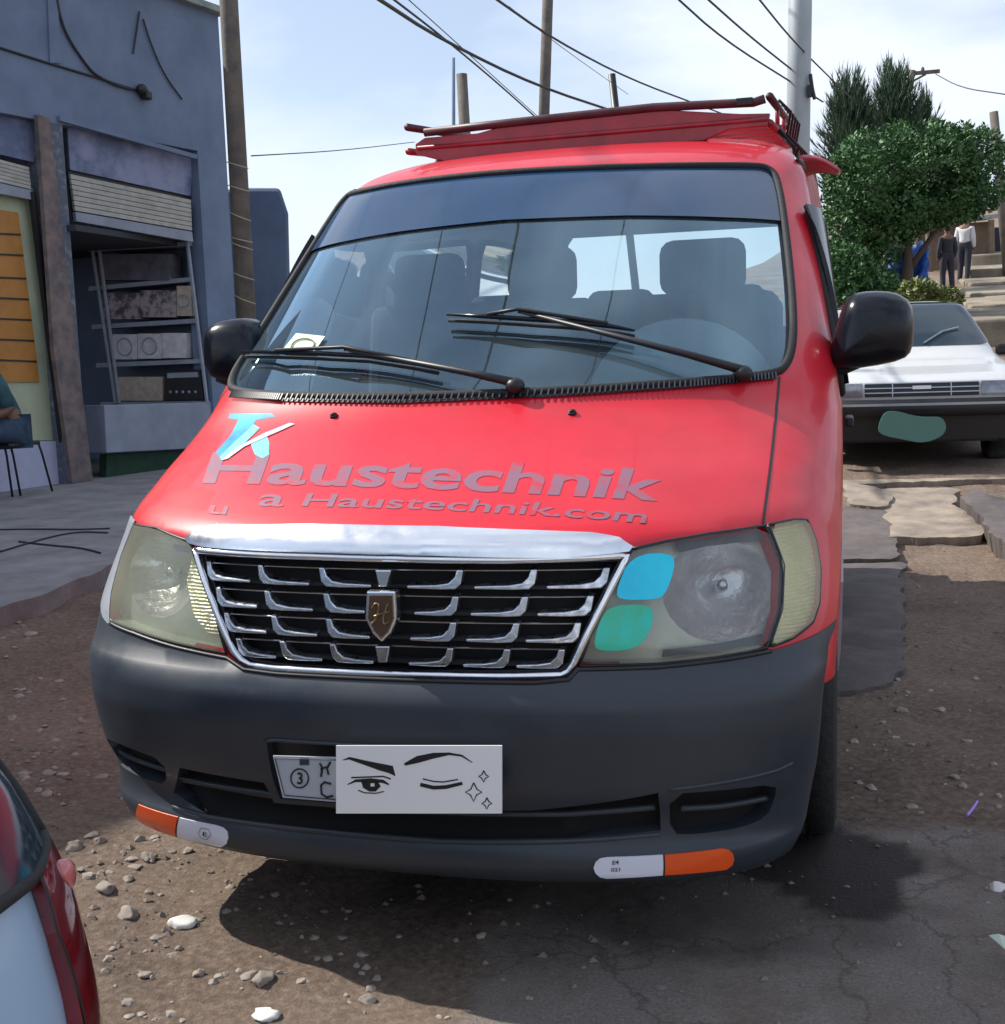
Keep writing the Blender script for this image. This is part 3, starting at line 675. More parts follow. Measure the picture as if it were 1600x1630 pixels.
cstroke([(644, 1217), (665, 1209), (690, 1203), (715, 1200), (735, 1203), (752, 1214)], [4, 11, 9, 4, 3, 1])
cstroke([(559, 1238), (585, 1237), (610, 1236), (622, 1240)], 2.2)
cstroke([(553, 1249), (566, 1243), (590, 1242), (610, 1244), (619, 1249)], [1, 4, 6, 5, 2])
for q in ([(575, 1244), (602, 1245), (606, 1252), (598, 1260), (588, 1260), (578, 1254)],): cpoly(q)
cstroke([(570, 1258), (580, 1262), (598, 1263), (611, 1260)], 1.6)
cstroke([(673, 1240), (690, 1244), (705, 1245), (729, 1241)], 2); cstroke([(669, 1249), (690, 1254), (710, 1253), (736, 1247)], [6, 6, 6, 5])
for (x, y, s) in ((770, 1236, 8), (754, 1261, 13), (775, 1279, 8)):
    cstroke([(x, y-s*1.15), (x+s*.4, y-s*.35), (x+s, y), (x+s*.35, y+s*.35), (x, y+s*1.15), (x-s*.4, y+s*.35), (x-s, y), (x-s*.35, y-s*.35), (x, y-s*1.15)], 1.8)
dc.build('drawn_face', 'ink', card)
wd = MB(); wd.prism(onplane_y([(590, 1247), (596, 1247), (596, 1252), (590, 1252)], -.0956), (0, .0005, 0)); wd.build('drawn_highlight', 'white', card)
# ---- lettering and emblem on the bonnet
def hood_text(name, txt, base, up, m, bold, off=.0009):
    base = quadpath(base); vs, fs = text_mesh(txt, bold, .15); P3 = []
    for s, y in vs: bx, by = lerp_path(base, s); P3.append(B.pt(*B.hit(bx+up[0]*y, by+up[1]*y), off))
    return pyd(name, P3, fs, m, van)
hood_text('bonnet_lettering', 'Haustechnik', [(322, 768), (690, 778), (1052, 797)], (2, -68), 'lgrey', .022)
hood_text('bonnet_lettering', 'Haustechnik.com', [(480, 806), (760, 815), (1030, 833)], (1, -29), 'lgrey', .012)
hood_text('bonnet_lettering', 'a', [(412, 806), (430, 806), (452, 807)], (0, -40), 'lgrey', .01)
hood_text('bonnet_lettering', 'u', [(332, 818), (350, 819), (364, 820)], (0, -30), 'lgrey', .005)
def hoodp(name, pts, m, off): return B.poly(name, B.px(pts), [], m, van, .02, off)
hoodp('bonnet_logo', [(366, 659), (432, 658), (438, 664), (408, 669), (399, 684), (368, 716), (350, 728), (344, 720), (368, 692), (380, 668), (364, 666)], 'lblue', .0008)
hoodp('bonnet_logo', [(404, 676), (414, 682), (396, 700), (366, 730), (354, 734), (350, 728), (376, 702)], 'lcyan', .0016)
hoodp('bonnet_logo', [(402, 700), (424, 690), (429, 706), (428, 724), (418, 730), (406, 724), (400, 708)], 'lcyan', .0012)
hoodp('bonnet_logo', [(462, 674), (470, 676), (430, 694), (390, 712), (362, 732), (352, 734), (376, 714), (420, 691)], 'lwhite', .0024)
for p in ((532, 663), (911, 658)):
    a, h = B.hit(*p); c = B.pt(a, h); n = B.nrm(a, h); nb = MB(); nb.tube([c, c+n*.007], [.011, .008], 12); nb.ell(c+n*.007, (.008, .008, .004)); nb.build('washer_nozzle', 'black', van, True)
# ---- wipers
def wiper(pivot, joint, blade, lab):
    root = None; P = []
    def q(p, off): return B.pt(*B.hit(*p), off)
    a = MB(); a.ell(q(pivot, .02), (.024, .024, .02)); a.tube([q(pivot, .03), q(((pivot[0]*3+joint[0])/4, (pivot[1]*3+joint[1])/4), .036), q(joint, .045)], [.011, .009, .005], 8)
    arm = a.build('wiper', 'black', van, True)
    n = len(blade); b = MB(); b.tube([q(p, .030) for p in blade], [.003]+[.0065]*(n-2)+[.003], 8); b.build('wiper_blade', 'gloss_black', arm, True)
    r_ = MB(); r_.tube([q(p, .012) for p in blade], .005, 6)
    r_.build('blade_rubber', 'rubber', arm, True)
    c = MB(); k = len(blade)//2
    c.tube([q(blade[1], .036), q((joint[0], joint[1]), .052), q(blade[-2], .036)], .005, 6); c.build('blade_bridge', 'black', arm, True)
wiper((1178, 604), (830, 519), [(716, 516), (780, 519), (850, 524), (910, 528), (968, 534), (1010, 542)], '')
wiper((822, 624), (560, 578), [(397, 572), (450, 574), (520, 577), (590, 581), (660, 592), (700, 600)], '')
# ---- mirrors
def mirror(sg, label, sh=0):
    m_ = MB()
    zc = 1.275; pr = []
    for (x, z) in ((.826, 1.185), (.822, 1.19), (.838, 1.26), (.862, 1.345), (.885, 1.372), (.93, 1.378), (.99, 1.372), (1.03, 1.345), (1.038, 1.29), (1.034, 1.225), (1.01, 1.200), (.93, 1.185), (.86, 1.180)): pr.append((x-sh, z))
    pr = smooth_loop(pr, 1); cx = sum(p[0] for p in pr)/len(pr); cz = sum(p[1] for p in pr)/len(pr); vs = []; fs = []; n = len(pr)
    for (f, y) in ((.0, .98), (.45, .982), (.75, .995), (.93, 1.02), (1, 1.06), (1, 1.105), (.93, 1.115)):
        vs += [Vector((sg*(cx+(p[0]-cx)*f), y, cz+(p[1]-cz)*f)) for p in pr]
    fs = [(j*n+i, j*n+(i+1) % n, (j+1)*n+(i+1) % n, (j+1)*n+i) for j in range(6) for i in range(n)]
    m_.add(vs, fs); o = m_.build('door_mirror', 'gloss_black', van, True)
    MB().prism([Vector((sg*(cx+(p[0]-cx)*.92), 1.113, cz+(p[1]-cz)*.92)) for p in pr], (0, .003, 0)).build('mirror_glass', 'chrome', o)
    a = MB(); a.tube([(sg*.80, 1.12, 1.18), (sg*.84, 1.09, 1.185), (sg*.92, 1.07, 1.22)], [.035, .028, .03], 10); a.build('mirror_arm', 'black', o, True)
mirror(1, ''); mirror(-1, '', .085)
# ---- wheels
def wheel(x, y, sg):
    c = (x, y, .315)
    t_ = MB(); prof = [(.19, -.085), (.27, -.10), (.300, -.092), (.315, -.07), (.315, -.035), (.309, -.033), (.309, -.027), (.315, -.025), (.315, .025), (.309, .027), (.309, .033), (.315, .035), (.315, .07), (.300, .092), (.27, .10), (.19, .085)]
    t_.lathe(c, prof, 'X', 48); w_ = t_.build('wheel', 'tyre', van, True)
    r_ = MB(); r_.lathe(c, [(.19, sg*.085), (.185, sg*.05), (.12, sg*.04), (.06, sg*.055), (.0, sg*.06)], 'X', 32); r_.build('rim', 'silver', w_, True)
    return w_
for sg in (1, -1):
    wheel(sg*.752, .93, sg); wheel(sg*.735, 3.86, sg)
# inner arch liners and underbody
ub = MB(); ub.box((0, 2.4, .36), (1.2, 4.2, .12)); ub.box((0, .55, .40), (1.1, .7, .34)); ub.box((0, 1.0, .33), (1.3, .12, .12)); ub.build('underbody', 'black', van)
# ---- cabin
fl = MB(); fl.box((0, 2.85, .66), (1.64, 3.3, .06)); fl.box((0, 1.04, .70), (1.6, .06, .76)); fl.build('cabin_floor', 'liner', van)
ds = []
for (y, z) in ((.62, 1.085), (.72, 1.112), (.90, 1.125), (1.02, 1.115), (1.08, 1.08), (1.10, .95), (1.10, .7)):
    ds.append([Vector((x, y+.16*abs(x/.72)**2.4*(1 if y < 1 else .3), z)) for x in np.linspace(-.76, .76, 21)])
pyd('dashboard', [p for r_ in ds for p in r_], [(i*21+j, (i+1)*21+j, (i+1)*21+j+1, i*21+j+1) for i in range(6) for j in range(20)], 'dash', van, True)
dm = MB(); dm.ell((.455, 1.0, 1.09), (.255, .14, .235), 28, 16); dm.build('instrument_hood', 'dash', van, True)
dm = MB(); dm.ell((-.02, 1.0, 1.10), (.13, .12, .055), 20, 10); dm.build('centre_pod', 'dash', van, True)
sw_ = MB(); R_ = Matrix.Rotation(math.radians(62), 3, 'X')
sw_.tube([Vector((.42, 1.20, 1.16))+R_@Vector((.20*math.cos(a), .19*math.sin(a), 0)) for a in np.linspace(0, 2*PI, 37)], .014, 8, False); sw_.tube([(.38, 1.22, 1.13), (.38, 1.1, 1.02)], .03, 8)
for a in (0, 1.57, 3.14): sw_.tube([Vector((.38, 1.22, 1.12)), Vector((.42, 1.20, 1.16))+R_@Vector((.20*math.cos(a), -.19*math.sin(a), 0))], .012, 6)
sw_.build('steering_wheel', 'black', van, True)
def seat(x, y, w_, sc=1, name='seat'):
    global SZ
    s_ = MB(); s_.box((x, y, .88), (w_, .48, .16)); o = s_.build(name, 'fabric', van, bevel=.05, seg=3)
    b_ = MB(); b_.box((x, y+.30, 1.15 if y < 2 else 1.10), (w_, .13, .56 if y < 2 else .48), tilt=Matrix.Rotation(math.radians(-12), 3, 'X')); b_.build('seat_back', 'fabric', o, bevel=.05, seg=3)
    h_ = MB(); h_.box((x, y+.37, 1.51 if y < 2 else 1.40), (min(.28, w_*.6), .10, .18)); h_.build('headrest', 'fabric', o, bevel=.045, seg=3)
for (x, y, w_) in ((.42, 1.5, .50), (-.12, 1.5, .40), (-.52, 1.5, .42), (-.50, 2.35, .45), (0, 2.35, .45), (.45, 2.35, .4), (-.50, 3.15, .45), (0, 3.15, .45), (.45, 3.15, .4), (-.50, 3.9, .45), (0, 3.9, .45), (.45, 3.9, .4)): seat(x, y, w_)
for sg in (1, -1): MB().prism([(sg*.55, 1.52, 1.69), (sg*.14, 1.46, 1.72), (sg*.12, 1.42, 1.63), (sg*.52, 1.46, 1.60)], (0, .02, 0)).build('sun_visor', 'liner', van)
hl_ = MB(); hl_.box((0, 3.0, 1.79), (1.30, 2.75, .012)); hl_.build('headliner', 'liner', van)
def wspx(px, off): return B.pt(*B.hit(*px), off)
pa_ = pyd('windscreen_paper', [wspx(p, .002) for p in ((446, 563), (472, 531), (518, 536), (497, 566))], [(0, 1, 2, 3)], 'paper', van)
MB().tube([wspx(p, .004) for p in smooth_loop([(463, 560), (468, 545), (488, 539), (504, 546), (496, 560)], 2, False)], .0022, 5).build('paper_print', mat('olive_ink', (.2, .25, .1), .7), pa_)
# the roof and window line climb towards the back
for o in van.children_recursive:
    k = o.name.split('.')[0]
    if k in ('body', 'roof', 'side_window', 'window_seal', 'tailgate', 'rear_window', 'roof_gutter', 'door_gap', 'headliner', 'rain_deflector'):
        for v in o.data.vertices:
            c = v.co
            if c.z > 1.0 and c.y > 1.5:
                t_ = min(1, (c.y-1.5)/2.4); c.z += min(1, (c.z-1.0)/.8)*.22*t_*t_*(3-2*t_)
attach(van)
# ---- roof rack (bolted on, a thing of its own)
rack = thing('roof_rack', 'dark red roof rack with a front board on top of the red minibus', 'roof rack', (0, 2.6, 1.94))
fb = MB(); fy = 1.8
def ry(px, py, y=fy): return at_y(px, py, y)
fb.prism([ry(661, 229), (ry(676, 219)), ry(760, 212), ry(816, 196), ry(1040, 172), ry(1085, 176), ry(1180, 181), ry(1226, 180), ry(1222, 200), ry(1160, 206), ry(1120, 224), ry(960, 234), ry(850, 243), ry(716, 259), ry(662, 245)], (0, .02, 0))
fb.build('front_board', 'rackred', rack, bevel=.003)
MB().tube([ry(676, 211), ry(816, 195), ry(1040, 171), ry(1200, 163), ry(1218, 157)], .014, 10).build('front_rail', 'rackdark', rack, True)
MB().tube([ry(665, 236), ry(850, 221), ry(1060, 203), ry(1222, 189)], .008, 8).build('board_crease', 'rackred', rack, True)
zt, zb_, yr_ = 2.04, 1.985, 3.7
for sg in (1, -1):
    xx = .64 if sg > 0 else -.56
    MB().tube([(xx, 1.81, 2.02), (xx, 2.6, 2.11), (xx, yr_, 2.24)], .013, 8).build('side_rail', 'rackdark', rack, True)
    MB().tube([(xx, 1.81, 1.94), (xx, 2.6, 2.03), (xx, yr_, 2.17)], .012, 8).build('side_rail', 'rackred', rack, True)
    for yy in (2.3, 2.8, 3.3, yr_): MB().tube([(xx, yy, 1.99+(yy-2.2)*.12), (xx, yy, 2.07+(yy-2.2)*.12)], .008, 6).build('rail_post', 'rackred', rack, True)
    for yy in (2.2, 3.4): MB().tube([(xx, yy, 1.99+(yy-2.2)*.12), (xx*1.10, yy, 1.92+(yy-2.2)*.12), (xx*1.12, yy, 1.83+(yy-2.2)*.12)], .012, 6).build('rack_foot', 'black', rack, True)
for k in range(9):
    yy = 1.95+k*.22; MB().box((.04, yy, 1.965+.024*k), (1.18, .05, .02)).build('floor_slat', 'rackred', rack)
MB().tube([(-.56, yr_, 2.24), (.64, yr_, 2.24)], .013, 8).build('rear_rail', 'rackdark', rack, True)
cl_ = MB(); cl_.box(ry(1186, 163), (.05, .05, .02)); cl_.build('rail_clamp', 'black', rack)
ld = MB()
rr_ = random.Random(3)
for k in range(5):
    y0 = 2.0+k*.22; p0 = Vector((.66, y0, 2.03+(y0-1.9)*.12)); ld.tube([p0, p0+Vector((.035, .05, -.03)), p0+Vector((.02, .12, -.09)), p0+Vector((.06, .16, -.13)), p0+Vector((.03, .22, -.17))], .005, 5)
ld.build('tie_down_cord', 'black', rack, True)
attach(rack)
# curved red flap at the roof edge
fn = []
for i in range(9):
    s = i/8; 
    for j in range(5):
        t_ = j/4; fn.append(at_y(1272+66*s, 247+s*s*22+t_*(36-30*s)-3*math.sin(PI*s), 2.15+.1*t_))
fin = pyd('roof_flap', fn, [(i*5+j, (i+1)*5+j, (i+1)*5+j+1, i*5+j+1) for i in range(8) for j in range(4)], 'redfade', van, True)
fin.matrix_parent_inverse = Matrix.Translation((0, -2.2, 0)); sm = fin.modifiers.new('thick', 'SOLIDIFY'); sm.thickness = .012
# ================================================================== GROUND
def nz3(x, y, s, seed=0): return noise.noise(Vector((x*s+seed, y*s-seed*.7, seed*.31)))
def smoothstep(a, b, x): t = min(1, max(0, (x-a)/(b-a))); return t*t*(3-2*t)
def rise(x, y):
    z = 0
    if y > 4.6: q = y-4.6; z += .085*q*q/(q+1.2)*(smoothstep(-3.9, -1.5, x) if y < 14 else smoothstep(-3.9, -1.5, x)*(1-smoothstep(14, 22, y))+smoothstep(14, 22, y))
    if y > 13: z += smoothstep(13, 40, y)*.9
    if y > 60: z += (y-60)*.02
    if y > 14: z *= 1-.85*smoothstep(2, 9, -x)*smoothstep(14, 24, y)
    return z
def asph(x, y):
    """1 on the old asphalt patch at the right front, 0 on the dirt"""
    e = .10*nz3(x, y, 2.2, 3)+.04*nz3(x, y, 9, 5)
    a = smoothstep(-.02, .06, (x-(.12-.55*(y+.05)*0+.30*max(0, -.12-y)*0))+e)    # left edge
    a *= smoothstep(-.02, .08, (1.30+.02*y-x)+e)
    a *= smoothstep(-.02, .10, (.95-y)+e*1.5)
    return a
def gz(x, y, fine=True):
    z = rise(x, y)
    if y < 14 and -6 < x < 6:
        a = asph(x, y)
        d = .016*nz3(x, y, 1.1)+.012*nz3(x, y, 3.1, 2)
        if fine: d += .011*nz3(x, y, 8, 4)+.006*nz3(x, y, 5, 14)+.0055*abs(nz3(x, y, 21, 6))+.003*nz3(x, y, 48, 8)
        z += d*(1-a*.85)-.0*a
    return z
WETC = at_z(1318, 1378, 0)
def ground_grid(name, xs, ys, m, fine=True, attr=True, drop=None):
    nx, ny = len(xs), len(ys); vs = [(x, y, gz(x, y, fine)) for y in ys for x in xs]
    fs = [(j*nx+i, j*nx+i+1, (j+1)*nx+i+1, (j+1)*nx+i) for j in range(ny-1) for i in range(nx-1) if not (drop and drop((xs[i]+xs[i+1])/2, (ys[j]+ys[j+1])/2))]
    me = bpy.data.meshes.new(name); me.from_pydata(vs, [], fs)
    ca = me.color_attributes.new('cover', 'FLOAT_COLOR', 'POINT')
    for i, v in enumerate(vs):
        a = asph(v[0], v[1]); w_ = 0
        dx, dy = v[0]-WETC.x, v[1]-WETC.y
        r_ = math.hypot(dx/.21, dy/.27)+.55*nz3(v[0], v[1], 5, 9)+.2*nz3(v[0], v[1], 16, 11)
        shade_r = math.hypot((v[0]-.42)/.62, (v[1]-.42)/.26)+.45*nz3(v[0], v[1], 4, 19)+.2*nz3(v[0], v[1], 14, 21)  # second dark region: shade under the bumper painted into the ground colour
        w_ = max(smoothstep(1.05, .85, r_), .5*smoothstep(1.1, .6, shade_r))
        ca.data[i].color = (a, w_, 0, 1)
    o = link(name, me, m, None, True); return struct(o)
gm = bpy.data.materials.new('dirt_and_asphalt'); gm.use_nodes = True; t = gm.node_tree; b = t.nodes['Principled BSDF']; l = t.links.new
tcn = N(t, 'ShaderNodeTexCoord')
def tnoise(sc, det=6, rough=.6): n = N(t, 'ShaderNodeTexNoise'); n.inputs['Scale'].default_value = sc; n.inputs['Detail'].default_value = det; n.inputs['Roughness'].default_value = rough; l(tcn.outputs['Object'], n.inputs['Vector']); return n
def tramp(n, stops):
    r = N(t, 'ShaderNodeValToRGB'); e = r.color_ramp.elements
    while len(e) < len(stops): e.new(.5)
    for q, (p, c) in zip(e, stops): q.position = p; q.color = tuple(c)+(1,)
    l(n, r.inputs[0]); return r
def tmix(f, a, bb):
    m_ = N(t, 'ShaderNodeMix', data_type='RGBA')
    if hasattr(f, 'node'): l(f, m_.inputs[0])
    else: m_.inputs[0].default_value = f
    l(a, m_.inputs[6]); l(bb, m_.inputs[7]); return m_.outputs[2]
d1 = tramp(tnoise(1.3).outputs['Fac'], [(.3, (.095, .066, .052)), (.5, (.215, .155, .115)), (.70, (.33, .25, .19))])
d2 = tramp(tnoise(42, 8, .75).outputs['Fac'], [(.36, (.055, .040, .033)), (.52, (.20, .15, .118)), (.68, (.40, .325, .255))])
dirt = tmix(.5, d1.outputs[0], d2.outputs[0])
a1 = tramp(tnoise(2.2).outputs['Fac'], [(.3, (.23, .195, .17)), (.7, (.37, .32, .285))])
a2 = tramp(tnoise(150, 4, .8).outputs['Fac'], [(.35, (.08, .07, .066)), (.62, (.36, .33, .305))])
asp = tmix(.5, a1.outputs[0], a2.outputs[0])
at = N(t, 'ShaderNodeAttribute', attribute_name='cover'); sp3 = N(t, 'ShaderNodeSeparateColor'); l(at.outputs['Color'], sp3.inputs[0])
dn_ = tramp(tnoise(3.4, 7, .7).outputs['Fac'], [(.36, (.25, .25, .25)), (.56, (1, 1, 1))]); fm = N(t, 'ShaderNodeMath', operation='MULTIPLY'); l(sp3.outputs[0], fm.inputs[0]); l(dn_.outputs[0], fm.inputs[1])
vd = N(t, 'ShaderNodeTexVoronoi', feature='DISTANCE_TO_EDGE'); vd.inputs['Scale'].default_value = 2.6
vn = tnoise(6, 5, .6); va = N(t, 'ShaderNodeVectorMath', operation='MULTIPLY_ADD'); va.inputs[1].default_value = (.22, .22, .22); l(vn.outputs['Color'], va.inputs[0]); l(tcn.outputs['Object'], va.inputs[2]); l(va.outputs[0], vd.inputs['Vector'])
cr_ = tramp(vd.outputs['Distance'], [(.0, (.25, .23, .22)), (.022, (1, 1, 1))]); cm_ = N(t, 'ShaderNodeMix', data_type='RGBA', blend_type='MULTIPLY'); cm_.inputs[0].default_value = .55; l(asp, cm_.inputs[6]); l(cr_.outputs[0], cm_.inputs[7])
c1 = tmix(fm.outputs[0], dirt, cm_.outputs[2])
wet_shade_mix = N(t, 'ShaderNodeMix', data_type='RGBA', blend_type='MULTIPLY'); l(sp3.outputs[1], wet_shade_mix.inputs[0]); l(c1, wet_shade_mix.inputs[6]); wet_shade_mix.inputs[7].default_value = (.13, .11, .12, 1)  # darkens both the wet patch and the painted bumper shade
l(wet_shade_mix.outputs[2], b.inputs['Base Color'])
rm = N(t, 'ShaderNodeMapRange'); rm.inputs[3].default_value = .92; rm.inputs[4].default_value = .55; l(sp3.outputs[1], rm.inputs[0]); l(rm.outputs[0], b.inputs['Roughness'])
bn = tnoise(75, 8, .75); bp = N(t, 'ShaderNodeBump'); bp.inputs['Strength'].default_value = 1; bp.inputs['Distance'].default_value = .013; l(bn.outputs['Fac'], bp.inputs['Height']); l(bp.outputs[0], b.inputs['Normal'])
b.inputs['Specular IOR Level'].default_value = .25
M['ground'] = gm
NX0, NX1, NY0, NY1 = -4.0, 3.2, -2.4, 8.6
xs = list(np.arange(NX0, NX1+.001, .03)); ys = list(np.arange(NY0, NY1+.001, .03))
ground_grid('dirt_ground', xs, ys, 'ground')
def inner(x, y): return NX0+.05 < x < NX1-.05 and NY0+.05 < y < NY1-.05
xs2 = sorted(set([-400, -200, -100, -60, -40, -25, -16, -10, -7, 5, 7, 10, 14, 20, 30, 45, 70, 110, 200, 400]+[round(float(v), 2) for v in np.arange(-5.2, 4.6, .6)]+[NX0, NX1]))
ys2 = sorted(set([-200, -80, -30, -12, -6, -4, 16, 20, 25, 30, 36, 45, 60, 90, 140, 220, 400, 800]+[round(float(v), 2) for v in np.arange(9.2, 14, .6)]+[NY0, NY1, 0, 2, 4, 5, 6, 7]))
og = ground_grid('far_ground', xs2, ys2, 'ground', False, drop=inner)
for v in og.data.vertices:
    if not (v.co.x <= NX0-.5 or v.co.x >= NX1+.5 or v.co.y <= NY0-.5 or v.co.y >= NY1+.5): v.co.z -= .03
# loose gravel: nobody could count it
rg = random.Random(11); gv = []; gf = []
def pebble(vs, fs, c, r, R_, flat=.6):
    o = len(vs); base = [(1, 0, 0), (-1, 0, 0), (0, 1, 0), (0, -1, 0), (0, 0, flat), (0, 0, -flat)]
    a = R_.random()*6.28; ca, sa = math.cos(a), math.sin(a)
    for p in base:
        k = r*(.6+.7*R_.random()); x, y = p[0]*ca-p[1]*sa, p[0]*sa+p[1]*ca; vs.append((c[0]+x*k, c[1]+y*k*.8, c[2]+p[2]*k))
    fs += [(o, o+2, o+4), (o+2, o+1, o+4), (o+1, o+3, o+4), (o+3, o, o+4), (o+2, o, o+5), (o+1, o+2, o+5), (o+3, o+1, o+5), (o, o+3, o+5)]
n = 0
while n < 15000:
    x = rg.uniform(-3.6, 2.6); y = -1.2+rg.random()**1.6*8
    dens = .35+.9*nz3(x, y, 1.6, 20)+.4*(x < -.5)
    if asph(x, y) > .4: dens = .22
    if rg.random() > dens: continue
    n += 1; pebble(gv, gf, (x, y, gz(x, y)+.001), .003+.012*rg.random()**3, rg)
M['grit'] = mat('grit_stone', (.25, .205, .17), .9, col2=(.13, .105, .09), nscale=9)
struct(pyd('gravel', gv, gf, 'grit'), 'stuff')
def rock(px, py, w_, label, m='stone', h=.5, rz=0, seed=0, group=None, yonly=None):
    p = at_z(px, py, 0); p = at_z(px, py, gz(p.x, p.y)); dist = (p-Vector(CP)).length; r = w_/2*dist/FPX
    bm = bmesh.new(); bmesh.ops.create_icosphere(bm, subdivisions=3, radius=1)
    for v in bm.verts:
        c = v.co.copy(); k = 1+.45*noise.noise(c*1.3+Vector((seed, seed*.3, 0)))+.18*noise.noise(c*3.1+Vector((0, seed, 0)))
        v.co = c*k
    for _ in range(3):      # flat broken faces
        nn = Vector((random.Random(seed*7+_).uniform(-1, 1), random.Random(seed*5+_).uniform(-1, 1), random.Random(seed*3+_).uniform(.2, 1))).normalized()
        for v in bm.verts:
            d = v.co.dot(nn)
            if d > .62: v.co -= nn*(d-.62)*.9
    for v in bm.verts: v.co = Vector((v.co.x*r, v.co.y*r*.8, v.co.z*r*h))
    me = bpy.data.meshes.new('rock'); bm.to_mesh(me); bm.free()
    o = link('rock', me, m, None, False); o.location = (p.x, p.y, p.z+r*h*.25); o.rotation_euler = (0, 0, rz)
    for q in me.polygons: q.use_smooth = True
    return tag(o, label, 'rock', group)
rock(292, 1470, 44, 'bright white lump of stone on the sunlit dirt', 'whitestone', .55, .3, 5)
rock(425, 1618, 40, 'pale stone with two points lying nearest the bottom edge', 'whitestone', .5, .1, 9)
rock(583, 1542, 15, 'small rounded stone on the edge of the van shadow', 'stone', .9, .1, 12)
rock(584, 1594, 26, 'rounded grey stone between the van shadow and the bottom edge', 'stone', .7, .4, 14)
rock(120, 1352, 26, 'rounded brown stone beside the red tail lamp', 'stone', .9, .4, 15)
rock(1588, 1415, 26, 'pale stone at the right edge beside the asphalt', 'whitestone', .6, .4, 16)
rr = random.Random(5)
def stone_label(x, y):
    if x > 1200: return 'small pale stone loose on the dirt right of the van', 'loose stones right of the van'
    if y < 1300: return 'pale broken stone in the shaded dirt left of the bumper', 'loose stones left of the bumper'
    if x > 440 and y < 1530: return 'dim stone lying in the shadow under the bumper', 'stones in the shadow under the bumper'
    if x < 330: return 'broken stone between the red tail lamp and the van bumper', 'loose stones beside the tail lamp'
    return 'pale broken stone near the bottom edge in front of the van', 'loose stones in front of the van'
spots = [(170, 1415, 34), (205, 1458, 34), (140, 1398, 22), (146, 1330, 24), (160, 1340, 20), (222, 1338, 18), (245, 1335, 16), (75, 1265, 22), (100, 1233, 20), (80, 1232, 22), (40, 1235, 20), (90, 1180, 14), (120, 1202, 12), (60, 1200, 12),
         (210, 1368, 20), (235, 1366, 22), (215, 1382, 22), (205, 1400, 18), (283, 1383, 10), (250, 1340, 14), (335, 1390, 10), (250, 1494, 18), (350, 1555, 18), (358, 1552, 16), (380, 1545, 12), (395, 1555, 24), (420, 1560, 36), (232, 1552, 22), (315, 1550, 20), (340, 1565, 16),
         (285, 1510, 14), (275, 1520, 16), (205, 1596, 20), (205, 1618, 16), (272, 1617, 22), (290, 1625, 14), (445, 1548, 10), (480, 1562, 16), (550, 1585, 10), (840, 1588, 12), (845, 1590, 8), (700, 1620, 14), (712, 1620, 10), (1520, 1238, 18), (1368, 1247, 14), (1582, 1217, 14),
         (1560, 1266, 9), (1467, 1294, 10), (1450, 1186, 12), (1540, 1180, 16), (1570, 1415, 9), (1572, 1437, 8), (480, 1492, 10), (500, 1495, 18), (545, 1493, 16), (636, 1490, 12), (765, 1490, 16), (30, 1110, 16), (20, 1145, 18), (50, 1010, 20), (25, 1098, 12), (95, 1085, 14), (130, 1150, 14), (10, 1282, 18), (1410, 1195, 10), (1590, 1285, 8), (1480, 1100, 10), (1500, 1000, 9), (1462, 935, 8), (1520, 960, 8)]
for i, (x, y, w_) in enumerate(spots): rock(x, y, w_*1.0, stone_label(x, y)[0], 'stone', rr.uniform(.35, .7), rr.uniform(0, 3), i+20, stone_label(x, y)[1])
for i in range(150):
    if i % 2: x, y = rr.uniform(80, 600), rr.uniform(1340, 1628)
    elif i % 3 == 0: x, y = rr.uniform(20, 260), rr.uniform(1180, 1400)
    elif i % 4: x, y = rr.uniform(0, 150), rr.uniform(980, 1300)
    else: x, y = rr.uniform(1345, 1600), rr.uniform(1080, 1290)
    rock(x, y, 6+14*rr.random()**2, stone_label(x, y)[0], 'stone', rr.uniform(.35, .7), rr.uniform(0, 3), i+120, stone_label(x, y)[1])
lt = MB(); lt.tube([at_z(x, y, .02) for x, y in ((1540, 1298), (1548, 1288), (1556, 1276))], .004, 5); tag(lt.build('ribbon_scrap', mat('violet_scrap', (.35, .2, .7), .5)), 'small violet scrap on the dirt at the right', 'litter')
pp = [at_z(x, y, .03+.01*k) for k, (x, y) in enumerate(((1574, 1490), (1590, 1488), (1625, 1500), (1630, 1522), (1600, 1512)))]
o = MB().prism(pp, (0, 0, .002)).build('paper_scrap', 'paper'); tag(o, 'white paper scrap at the lower right edge', 'litter')
# pavement on the left, raised slabs on the right
def slab(name, pts, z, th, m='concrete', jag=.03, kind='structure', seed=1, bevel=0):
    q = []
    for i in range(len(pts)):
        a = Vector(pts[i]); b2 = Vector(pts[(i+1) % len(pts)]); k = max(1, int((b2-a).length/.12)) if (b2-a).length < 9 else 30
        for j in range(k):
            p = a+(b2-a)*j/k; q.append((p.x+jag*nz3(p.x, p.y, 3, seed)+jag*.5*nz3(p.x, p.y, 12, seed+3), p.y+jag*nz3(p.x, p.y, 3, seed+7), z))
    o = MB().prism(q, (0, 0, -th)).build(name, m, bevel=bevel); return struct(o, kind)
sw0 = [at_z(x, y, .11) for x, y in ((0, 968), (60, 948), (120, 922), (168, 902))]
pave = [(-9.5, -3), (-3.3, -3), (sw0[0].x+.35, 0), tuple(sw0[0])[:2], tuple(sw0[1])[:2], tuple(sw0[2])[:2], tuple(sw0[3])[:2], (-3.5, 5.6), (-3.4, 9), (-3.8, 15), (-9.5, 15)]
slab('pavement', [(p[0], p[1], 0) for p in pave], .11, .3, jag=.06)
